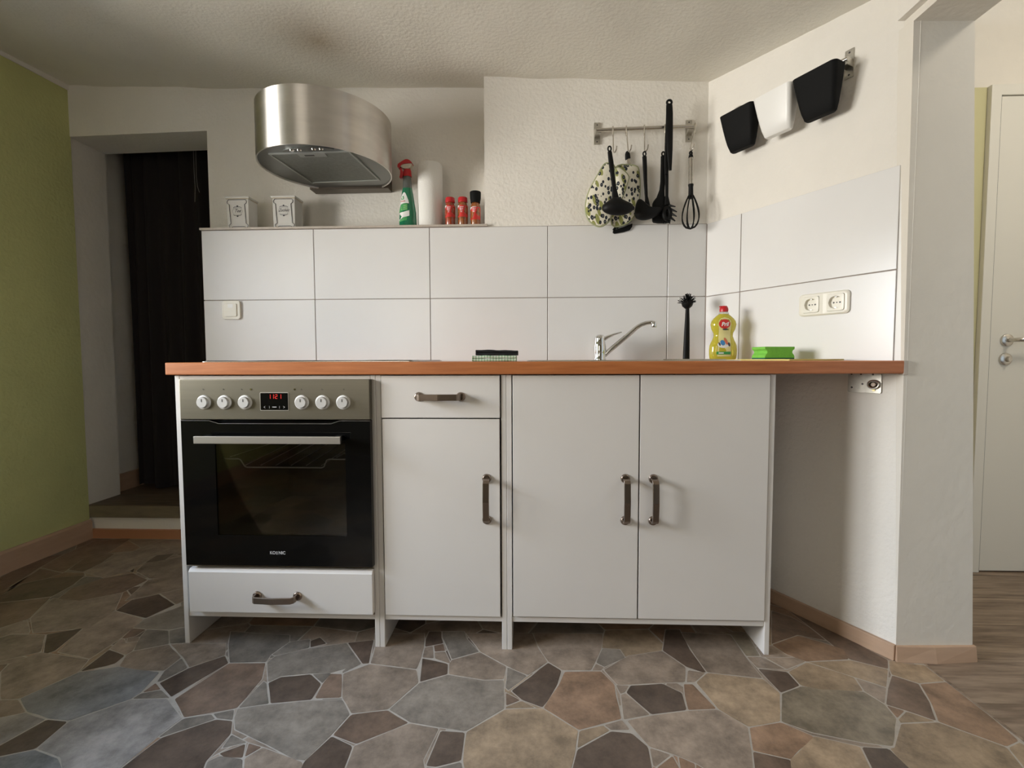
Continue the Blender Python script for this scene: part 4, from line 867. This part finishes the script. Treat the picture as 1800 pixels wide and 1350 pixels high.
decal(cv([(185,745),(205,745),(212,780),(205,805),(165,808),(160,785)])[::-1], fb, M['greenlabel'], lb, 'frog_emblem', 1); decal(cv([(178,762),(194,762),(194,798),(178,798)])[::-1], fc, M['whitelabel'], lb, 'emblem_belly', 1)
text_part('Frosch', .0085, lambda a, b_: fb(-.0165+a, 1.5970+b_), M['redlabel'], lb, off=.0002)
decal(cv([(132,940),(152,888),(200,874),(275,872),(272,985),(200,990),(140,1012),(115,1010)])[::-1], fa, M['greenlabel'], t, 'label_band', 2)
for y_ in (905, 935, 965): decal(cv([(155,y_),(265,y_-8),(265,y_+4),(155,y_+12)])[::-1], fb, mat('lime_print', (.30, .55, .22), .4) if y_ == 905 else bpy.data.materials['lime_print'], t, 'label_lines', 1)
decal(cv([(112,1018),(200,1012),(245,1000),(302,985),(300,1075),(250,1090),(190,1100),(112,1150)])[::-1], fa, M['whitelabel'], t, 'label_band', 2)
decal(cv([(112,1152),(190,1104),(250,1094),(262,1100),(255,1150),(180,1158),(112,1172)])[::-1], fa, M['greenlabel'], t, 'label_band', 2)
mb = MB(); mb.lathe([(.001, 0), (.0185, 0), (.0180, .006), (.0172, .026), (.0150, .031), (.001, .031)], (PX0+.001, PY0, 1.708), 24); cr_ = mb.build('screw_collar', M['red'], t, smooth=True)
def cvp(L_): return [(PX0+(x-250)*K, 1.499+(1205-y)*K) for x, y in L_]
MB().prism(smoothpoly(cvp([(140,245),(180,215),(330,200),(345,215),(322,250),(310,285),(195,285),(180,270)][::-1]), 1), PY0-.013, PY0+.013).build('pump_housing', mat('housing_cream', (.62, .55, .44), .4), t, bevel=.003)
MB().prism(smoothpoly(cvp([(98,235),(110,205),(160,175),(210,145),(245,132),(290,140),(335,175),(352,208),(330,205),(250,200),(180,214),(150,245),(145,270),(115,272),(100,262)][::-1]), 1), PY0-.0145, PY0+.0145).build('spray_head', M['red'], t, bevel=.003)
MB().prism(smoothpoly(cvp([(135,268),(160,268),(188,330),(190,380),(170,435),(130,438),(122,420),(135,380),(138,320)][::-1]), 1), PY0-.009, PY0+.009).build('trigger', M['red'], t, bevel=.0025)

# kitchen roll
KX, KY, KR = -.4445, .712, .0545
t = thing('kitchen_roll', 'white kitchen paper roll standing between the spray bottle and the spice jars', 'paper roll', (KX, KY, LZ))
mb = MB(); n = 48; h0, h1 = LZ, 1.766
mb.hull([[(KX+r*math.cos(2*PI*i/n), KY+r*math.sin(2*PI*i/n), z) for i in range(n)] for r, z in ((.0205, h0), (KR-.002, h0), (KR, h0+.003), (KR, h1-.003), (KR-.002, h1), (.0205, h1), (.0205, h0))], cap=False)
mb.build('paper', M['paper'], t, smooth=True)
mb = MB(); mb.hull([[(KX+r*math.cos(2*PI*i/n), KY+r*math.sin(2*PI*i/n), z) for i in range(n)] for r, z in ((.0190, h0+.001), (.0204, h0+.001), (.0204, h1-.001), (.0190, h1-.001), (.0190, h0+.001))], cap=False); mb.build('core', M['cardboard'], t, smooth=True)

# spice jars
def jar(x, label, kind, top):
    y = .672; t = thing('spice_jar', label, 'spice jar', (x, y, LZ), 'spice jars at the right end of the ledge')
    ring = kind == 'mill'
    bd = [(.001, 0), (.0200, 0), (.0215, .004), (.0215, .095 if not ring else .088), (.0190, .108 if not ring else .102), (.0165, .112 if not ring else .108), (.001, .112 if not ring else .108)]
    MB().lathe(bd, (x, y, LZ), 28).build('glass_body', M['spice2'] if kind != 'a' else M['spice'], t, smooth=True)
    def fn(lift):
        def f_(u, z):
            a = u/.0215; rr = .0215+lift; return (x+rr*math.sin(a), y-rr*math.cos(a), z)
        return f_
    lb = decal([(-.033, LZ+.046), (.033, LZ+.046), (.033, LZ+.0955), (-.033, LZ+.0955)] if not ring else [(-.030, LZ+.034), (.030, LZ+.034), (.030, LZ+.0875), (-.030, LZ+.0875)], fn(.0010), M['redlabel'], t, 'label', 6, .0035)
    decal([(-.0215, LZ+.083 if not ring else LZ+.075), (-.011, LZ+.0953 if not ring else LZ+.0872), (-.0225, LZ+.0953 if not ring else LZ+.0872)], fn(.0016), M['whitelabel'], lb, 'label_corner', 2, .003)
    for k, wd in enumerate((.009, .007, .005, .003)): zz = LZ+.086-k*.0068; decal([(-.003-wd, zz), (-.003+wd, zz), (-.003+wd, zz+.0026), (-.003-wd, zz+.0026)], fn(.0018), M['mark'], lb, 'label_lines', 2, .003)
    if ring: MB().lathe([(.001, 0), (.0205, 0), (.0212, .006), (.0238, .022), (.0245, .044), (.0235, .0475), (.001, .048)], (x, y, LZ+.1085), 28).build('grinder_cap', M['blackmatte'], t, smooth=True)
    else: MB().lathe([(.001, 0), (.0205, 0), (.0208, .002), (.0205, .0195), (.0190, .0215), (.001, .022)], (x, y, LZ+.111), 28).build('lid', M['red'], t, smooth=True)
jar(-.3495, 'spice jar with a red lid, the one next to the kitchen roll', 'a', 0)
jar(-.2940, 'spice jar with a red lid, between the other red-lidded jar and the mill', 'a2', 0)
jar(-.2385, 'spice mill with a tall black grinder cap and orange-red label', 'mill', 0)

# ------------------------------------------------------------------ utensil rail on the back wall
RY = .572
t = thing('utensil_rail', 'brushed steel utensil rail on the plaster of the back wall', 'rail', (.466, YB, 1.84))
mb = MB(); mb.tube([(.272, RY, 1.8375), (.662, RY, 1.8445)], .0072, 14); mb.build('bar', M['steel'], t, smooth=True)
for x, z in ((.279, 1.842), (.656, 1.845)):
    pl_ = MB().prism(rrect(x-.0130, x+.0130, z-.044, z+.044, .002), YB-.003, YB+.004).build('wall_plate', M['galv'], t, bevel=.0005, bseg=1)
    for s in (-1, 1): MB().lathe([(.0005, -.0006), (.0028, -.0006), (.0030, 0)], (x, YB-.003, z+s*.034), 12, axis='y').build('screw', M['darkmark'], pl_)
    sd = -1 if x < .4 else 1
    MB().hull([[(x-.011, YB-.002, z-.020), (x+.011, YB-.002, z-.020), (x+.011, YB-.002, z+.016), (x-.011, YB-.002, z+.016)], [(x-.012, RY+.004, z-.012), (x+.012, RY+.004, z-.012), (x+.012, RY+.004, z+.006), (x-.012, RY+.004, z+.006)]]).build('arm', M['galv'], t, bevel=.001, bseg=1)
RZ = lambda x: 1.8375+(x-.272)*.018
def s_hook(xt, xb, zb, label, yb=.552):
    z = RZ(xt); r = .0108; mb = MB(); p = []
    for k in range(9):
        a = math.radians(-35+215*k/8); p.append((xt+.0025*(1-k/8), RY+r*math.cos(a), z+r*math.sin(a)))
    p = [(p[0][0]+.001, p[0][1]-.001, p[0][2]-.018)]+p
    x1 = xb; L_ = 5
    for k in range(1, L_+1): u = k/L_; p.append((xt+(xb-xt)*u, RY-r+(yb-RY+r)*u*.4, z+(zb+.012-z)*u))
    yy = RY-r+(yb-RY+r)*.4
    for k in range(1, 8):
        a = math.radians(180+180*k/7); p.append((xb, yy-.0, zb+.012) if False else (xb+(.0 if k < 1 else .0012*k), yy-.0085-.0085*math.cos(a)*-1 if False else yy-.0085+.0085*math.cos(a-PI), zb+.012+.0095*math.sin(a)))
    p.append((p[-1][0]+.002, p[-1][1], p[-1][2]+.012))
    mb.tube(p, .0026, 8); o = mb.build('s_hook', M['steel'], smooth=True); tag(o, label, 'hook', 's-hooks on the utensil rail'); return o
s_hook(.3365, .338, 1.735, 'steel s-hook holding the oven mitts and front ladle')
s_hook(.390, .397, 1.738, 'steel s-hook holding the slotted turner')
s_hook(.463, .463, 1.738, 'steel s-hook holding the ladle right of the oven mitts')
s_hook(.546, .545, 1.738, 'steel s-hook holding the flat spoon beside the tongs')
s_hook(.668, .646, 1.738, 'steel s-hook holding the whisk, at the rail end by the corner')
# ------------------------------------------------------------------ hanging utensils
def ringtop(mb, cx, y, cz, rx, rz, r):
    mb.tube([(cx+rx*math.cos(a), y, cz+rz*math.sin(a)) for a in [2*PI*k/20 for k in range(21)]], r, 8)
def strip(mb, pts, y, widths, th, dy=0.0):
    """bar along pts (x,z) with given half widths and thickness"""
    mb.tube([(p[0], y+dy*i, p[1]) for i, p in enumerate(pts)], [(w, th) for w in widths], 12, flat=(1, 0, 0))
# oven mitts
def mitt(name, outline, y, half, label, thumb=None):
    pl_ = smoothpoly(outline, 2); cx = sum(p[0] for p in pl_)/len(pl_); cz = sum(p[1] for p in pl_)/len(pl_)
    t = thing(name, label, 'oven mitt', (cx, y, max(p[1] for p in pl_)), 'olive print oven mitts on the utensil rail')
    MB().puff(pl_, y, half, 5, .25).build('mitt_body', M['olive'], t, smooth=True)
    mb = MB(); mb.tube([(p[0], y, p[1]) for p in pl_+pl_[:1]], (.0036), 8); mb.build('piping', M['trimgreen'], t, smooth=True)
    if thumb:
        tl = smoothpoly(thumb, 2); MB().puff(tl, y-.016, .011, 4, .3).build('thumb', M['olive'], t, smooth=True)
        mb = MB(); mb.tube([(p[0], y-.016, p[1]) for p in tl+tl[:1]], .0032, 8); mb.build('thumb_piping', M['trimgreen'], t, smooth=True)
    return t
m1 = [(0.3051, 1.6970), (0.2930, 1.6837), (0.2657, 1.6351), (0.2383, 1.5872), (0.2261, 1.5396), (0.2256, 1.5031), (0.2390, 1.4686), (0.2629, 1.4499), (0.2884, 1.4427), (0.3130, 1.4561), (0.3297, 1.4764), (0.3383, 1.5469), (0.3446, 1.6217), (0.3464, 1.6827), (0.3257, 1.6989)]
th = [(0.3413, 1.6866), (0.4000, 1.6419), (0.3919, 1.6151), (0.3786, 1.5704), (0.3675, 1.5435), (0.3515, 1.5483), (0.3442, 1.6114)]
mitt('oven_mitt', m1, .553, .015, 'cream oven mitt with olive print and sage trim, hanging in front with its palm left', th)
m2 = [(0.3423, 1.7038), (0.4374, 1.6998), (0.4481, 1.6767), (0.4531, 1.6009), (0.4477, 1.5389), (0.4326, 1.4952), (0.4026, 1.4632), (0.3560, 1.4488), (0.3371, 1.4595), (0.3369, 1.4943), (0.3435, 1.5404), (0.3383, 1.6097)]
mitt('oven_mitt', m2, .583, .013, 'cream oven mitt with olive print, behind the other mitt and next to the black ladle')
bpy.data.objects['mitt_body'].name = 'mitt_body'
# ladle in front of the mitts
def utensil(name, label, cat, top): return thing(name, label, cat, top)
a = [(0.3130, 1.7305), (0.3192, 1.6799), (0.3263, 1.6248), (0.3323, 1.5806), (0.3382, 1.5363)]
t = utensil('ladle', 'black plastic ladle hanging in front of the oven mitts', 'ladle', (a[0][0], 0.500, a[0][1]))
mb = MB(); ringtop(mb, a[0][0], 0.500, a[0][1]+.001, .0062, .0095, .0030); strip(mb, [(a[0][0]+.0006, a[0][1]-.010)]+a[1:], 0.500, [.0085, .0100, .0090, .0085, .0150], .0045); mb.build('handle', M['black'], t, smooth=True)
bl = [(0.3241, 1.5419), (0.3063, 1.5267), (0.2885, 1.5159), (0.2830, 1.5027), (0.2887, 1.4871), (0.3134, 1.4757), (0.3470, 1.4708), (0.3827, 1.4747), (0.4049, 1.4876), (0.4103, 1.5030), (0.4024, 1.5164), (0.3755, 1.5278), (0.3508, 1.5414)]
MB().puff(smoothpoly(bl, 2), .498, .030, 6, 0, back=.020).build('bowl', M['black'], t, smooth=True)
# slotted turner
t = utensil('slotted_turner', 'slotted black turner with a steel handle, mostly hidden behind the oven mitts', 'turner', (.397, .605, 1.74))
a = [(0.4043, 1.7553), (0.4056, 1.7345)]; b_ = [(0.4068, 1.7322), (0.4120, 1.6858), (0.4079, 1.6163)]; c = [(0.4079, 1.6163), (0.3993, 1.5349), (0.3926, 1.4882)]
mb = MB(); ringtop(mb, a[0][0], .605, a[0][1], .0050, .0070, .0040); strip(mb, [a[0], a[1], b_[0]], .605, [.010, .0115, .0115], .006); mb.build('handle_cap', M['black'], t, smooth=True)
mb = MB(); strip(mb, b_, .605, [.0105, .0100, .0090], .0055); mb.build('handle', M['steel'], t, smooth=True)
mb = MB(); strip(mb, c, .605, [.0080, .0070, .0120], .0040)
hp_ = [(0.3481, 1.4467), (0.4233, 1.4855)]
e0 = Vector(hp_[0]); e1 = Vector(hp_[1]); dv_ = (e1-e0)
for k in range(6):
    p = e0+dv_*(k/5); q_ = Vector(c[-1])+(p-Vector(c[-1]))*.25+Vector((0, .004))
    mb.tube([(q_.x, .605, q_.y), (p.x, .605, p.y-.004)], (.0048, .0025), 6, flat=(1, 0, 0))
pb = [(0.3457, 1.4490), (0.4257, 1.4808), (0.4283, 1.4573), (0.4166, 1.4434), (0.3907, 1.4367), (0.3529, 1.4313), (0.3458, 1.4373)]
lo = [(0.3469, 1.4408), (0.3882, 1.4543), (0.4270, 1.4690), (0.4260, 1.4550), (0.4166, 1.4422), (0.3907, 1.4344), (0.3529, 1.4278), (0.3458, 1.4326)]
mb.prism(lo[::-1], .6025, .6075); mb.build('slotted_blade', M['black'], t, smooth=False)
# second ladle
a = [(0.4613, 1.7289), (0.4637, 1.6749), (0.4664, 1.6186), (0.4704, 1.5620), (0.4778, 1.5143)]
t = utensil('ladle', 'black plastic ladle hanging right of the oven mitts', 'ladle', (a[0][0], .55, a[0][1]))
mb = MB(); ringtop(mb, a[0][0], .55, a[0][1]+.001, .0056, .0085, .0030); strip(mb, [(a[0][0], a[0][1]-.009)]+a[1:], .55, [.0090, .0088, .0075, .0065, .0110], .0045); mb.build('handle', M['black'], t, smooth=True)
bl = [(0.4385, 1.5557), (0.4546, 1.5441), (0.4708, 1.5303), (0.4961, 1.5118), (0.5395, 1.5145), (0.5260, 1.4932), (0.5011, 1.4754), (0.4670, 1.4656), (0.4348, 1.4707), (0.4232, 1.4879), (0.4274, 1.5287)]
MB().puff(smoothpoly(bl, 2), .553, .036, 6, 0, back=.025).build('bowl', M['black'], t, smooth=True)
# flat spoon
a = [(0.5429, 1.7378), (0.5432, 1.6833), (0.5421, 1.6263), (0.5395, 1.5921), (0.5342, 1.5579)]
t = utensil('serving_spoon', 'flat black serving spoon hanging between the ladle and the spaghetti fork', 'spoon', (a[0][0], .575, a[0][1]))
mb = MB(); ringtop(mb, a[0][0], .575, a[0][1]+.001, .0056, .0080, .0032); strip(mb, [(a[0][0], a[0][1]-.008)]+a[1:], .575, [.0100, .0105, .0100, .0110, .0180], .0045); mb.build('handle', M['black'], t, smooth=True)
bl = [(0.5317, 1.5763), (0.5089, 1.5560), (0.4999, 1.5355), (0.5006, 1.4712), (0.5077, 1.4607), (0.5702, 1.4587), (0.5793, 1.4701), (0.5784, 1.5343), (0.5594, 1.5689)]
MB().puff(smoothpoly(bl, 1), .578, .012, 4, .3).build('blade', M['black'], t, smooth=True)
# spaghetti fork
a = [(0.5508, 1.7268), (0.5527, 1.6659), (0.5547, 1.6094), (0.5553, 1.5640), (0.5580, 1.5299)]
t = utensil('spaghetti_fork', 'black toothed spaghetti fork hanging behind the tongs', 'fork', (a[0][0], .56, a[0][1]))
mb = MB(); ringtop(mb, a[0][0], .56, a[0][1]+.001, .0052, .0075, .0030); strip(mb, [(a[0][0], a[0][1]-.008)]+a[1:], .56, [.0085, .0085, .0070, .0065, .0120], .0045); mb.build('handle', M['black'], t, smooth=True)
hd = [(0.5545, 1.4984)][0]
mb = MB(); mb.tube([(hd[0]+.013*math.cos(a_), .55, hd[1]-.006+.022*math.sin(a_)) for a_ in [2*PI*k/22 for k in range(23)]], .0085, 10)
tt = [(0.5667, 1.5243), (0.5737, 1.5084), (0.5739, 1.4925), (0.5719, 1.4767), (0.5630, 1.4609), (0.5448, 1.4566)]; tp_ = [(0.5832, 1.5141), (0.5891, 1.4938), (0.5882, 1.4758), (0.5828, 1.4578), (0.5625, 1.4490), (0.5353, 1.4494)]
for p, q_ in zip(tt, tp_): mb.tube([(p[0]-.004, .55, p[1]), (q_[0], .535, q_[1])], [.0055, .0022], 8)
mb.build('toothed_head', M['black'], t, smooth=True)
# tongs standing up past the rail
t = utensil('kitchen_tongs', 'long flat black tongs sticking up past the utensil rail', 'tongs', (.562, .535, 1.95))
a = [(0.5534, 1.9219), (0.5547, 1.8778), (0.5561, 1.8116), (0.5574, 1.7452), (0.5591, 1.6896), (0.5605, 1.6573)]
mb = MB(); ringtop(mb, a[0][0], .535, a[0][1], .0092, .0088, .0044); strip(mb, [(a[0][0], a[0][1]-.009)]+a[1:], .535, [.0125, .0138, .0132, .0118, .0085, .0058], .0035); mb.build('front_arm', M['black'], t, smooth=True)
a = [(0.5542, 1.9138), (0.5529, 1.8385), (0.5508, 1.7496), (0.5483, 1.6826), (0.5488, 1.6468)]
mb = MB(); strip(mb, a, .546, [.0095, .0100, .0100, .0090, .0070], .0035); mb.build('rear_arm', M['black'], t, smooth=True)
# whisk
wy = .553; a = [(0.6468, 1.7288), (0.6471, 1.7118), (0.6490, 1.6075), (0.6497, 1.5511), (0.6517, 1.4287)]
t = utensil('whisk', 'whisk with a steel handle and black wires hanging by the room corner', 'whisk', (a[0][0], wy, a[0][1]))
mb = MB(); ringtop(mb, a[0][0], wy, a[0][1]+.002, .0042, .0055, .0036); strip(mb, [(a[0][0], a[0][1]-.006), a[1]], wy, [.0080, .0100], .0075); mb.build('handle_cap', M['black'], t, smooth=True)
mb = MB(); mb.tube([(a[1][0], wy, a[1][1]), (a[1][0], wy, a[1][1]-.004), (a[2][0], wy, a[2][1])], [.0085, .0095, .0092], 18); mb.build('handle', M['steel'], t, smooth=True)
mb = MB(); mb.tube([(a[2][0], wy, a[2][1]), (a[2][0], wy, a[2][1]-.004), (a[2][0], wy, a[2][1]-.012), (a[3][0], wy, a[3][1])], [.0105, .0105, .0090, .0100], 16); mb.build('wire_holder', M['black'], t, smooth=True)
mb = MB(); cx = a[3][0]; z1_ = a[3][1]+.02; z0_ = a[4][1]+.001
for k in range(4):
    an = math.radians(6+k*45); p = []
    for i in range(25):
        u = -1+2*i/24; w = abs(u); s = math.copysign(1, u) if u else 0
        zz = z0_+(z1_-z0_)*(1-math.cos(w*PI/2))**.62 if w > 0 else z0_
        v = (zz-z0_)/(z1_-z0_); rad = .0335*(math.sin(min(1, (v+.0)*1.0)**.62*PI*.93+.0)+.0)**.9+.006 if v > .002 else .002
        rad = .004*v+.0335*max(0, math.sin(PI*v**.62))**.85
        p.append((cx+s*rad*math.cos(an), wy+s*rad*math.sin(an), zz))
    mb.tube(p, .0024, 7)
mb.build('wires', M['black'], t, smooth=True)

# ------------------------------------------------------------------ rail with pots on the slanted wall
t = thing('pot_rail', 'short steel rail on the slanted wall carrying the three pots', 'rail', OW((.34, .002, 1.84)))
mb = MB(OW); mb.tube([(.118, .034, 1.832), (.548, .034, 1.826)], .0070, 12); mb.build('bar', M['steel'], t, smooth=True)
for tt_, z in ((.137, 1.833), (.535, 1.826)):
    pl_ = MB(OW).prism(rrect(tt_-.0135, tt_+.0135, z-.044, z+.044, .002), .0, .003).build('wall_plate', M['galv'], t, bevel=.0005, bseg=1)
    for s in (-1, 1): MB(OW).lathe([(.0005, .0006), (.0028, .0006), (.003, 0)], (tt_, .003, z+s*.034), 12, axis='y').build('screw', M['darkmark'], pl_)
    MB(OW).box(tt_-.011, tt_+.011, .002, .032, z-.014, z+.010).build('arm', M['galv'], t, bevel=.001, bseg=1)
def pot(tc_, mt, label, z1=1.812, h=.132):
    t = thing('hanging_pot', label, 'pot', OW((tc_, .07, z1-h)), 'hanging pots on the slanted wall rail')
    def ring(w, o0, o1, z, r):
        return [(tc_+u, v, z) for u, v in rrect(-w, w, o0, o1, r, 5)]
    mb = MB(OW); n = 6; R = []
    for k in range(n+1):
        u = k/n; e = u**.75; R.append(ring(.048+.021*e, .046, .073+.036*e, z1-h+.004+(h-.004)*u, .012+.003*e))
    lo = ring(.044, .048, .069, z1-h, .010)
    inn = [ring(.067, .048, .107, z1-.0005, .013), ring(.046, .049, .071, z1-h+.006, .010)]
    mb.hull([lo]+R+inn); mb.build('pot_body', mt, t, smooth=True)
    mb = MB(OW); mb.box(tc_-.020, tc_+.020, .028, .043, z1+.006, z1+.0085) if False else mb.tube([(tc_, .043, z1-.035), (tc_, .043, z1+.020), (tc_, .036, z1+.0245), (tc_, .027, z1+.021), (tc_, .0255, z1+.008)], (.016, .0012), 8, flat=(1, 0, 0) if False else (DO.x, DO.y, 0)); mb.build('hanging_clip', M['black'], t)
pot(.2045, M['blackmatte'], 'black hanging pot nearest the room corner')
pot(.3440, M['white'], 'white hanging pot between the two black pots', 1.810)
pot(.4840, M['blackmatte'], 'black hanging pot nearest the doorway', 1.806)

# ------------------------------------------------------------------ curtain in the passage
mb = MB(); n = 90; R = []
def cy(u, v): return 1.155+.022*math.sin(u*58+1.2*math.sin(u*9))*(.6+.4*v)+.012*math.sin(u*23+v*1.5)
f_ = []; b2 = []
for j in range(9):
    v = j/8; z = 2.19-(2.19-.186)*v
    f_.append([mb.V((-2.232+.80*i/n+.004*math.sin(v*3), cy(i/n, v), z+(.012*math.sin(i*.25)+(.010 if i < 30 else -.006))*(v == 1))) for i in range(n+1)])
    b2.append([mb.V((-2.232+.80*i/n+.004*math.sin(v*3), cy(i/n, v)+.003, z+(.012*math.sin(i*.25)+(.010 if i < 30 else -.006))*(v == 1))) for i in range(n+1)])
for j in range(8):
    for i in range(n): mb.face((f_[j][i], f_[j+1][i], f_[j+1][i+1], f_[j][i+1])); mb.face((b2[j][i], b2[j][i+1], b2[j+1][i+1], b2[j+1][i]))
for j in range(8): mb.face((f_[j][0], b2[j][0], b2[j+1][0], f_[j+1][0])); mb.face((f_[j][n], f_[j+1][n], b2[j+1][n], b2[j][n]))
for i in range(n): mb.face((f_[8][i], b2[8][i], b2[8][i+1], f_[8][i+1]))
t = thing('curtain', 'long dark brown curtain closing off the passage left of the kitchen', 'curtain', (-1.83, 1.155, 2.2))
mb.build('curtain_fabric', M['curtain'], t, smooth=True)
mb = MB(); mb.tube([(-2.31, 1.155, 2.193), (-1.41, 1.155, 2.193)], .006, 10); mb.build('curtain_rod', M['black'], t, smooth=True)
a = [(-1.7953, 2.0174), (-1.7961, 1.9164), (-1.7933, 1.8269), (-1.7977, 1.7521)]; b_ = [(-1.7830, 2.0112), (-1.7847, 1.8864), (-1.7805, 1.8326), (-1.7707, 1.8026)]
t = thing('pull_cord', 'thin pull cords hanging in front of the dark curtain', 'cord', (a[0][0], 1.10, 2.19))
for q_ in (a, b_): mb = MB(); mb.tube([(q_[0][0], 1.10, 2.19)]+[(x, 1.10, z) for x, z in q_], .0011, 6); mb.build('cord', M['cord'], t)
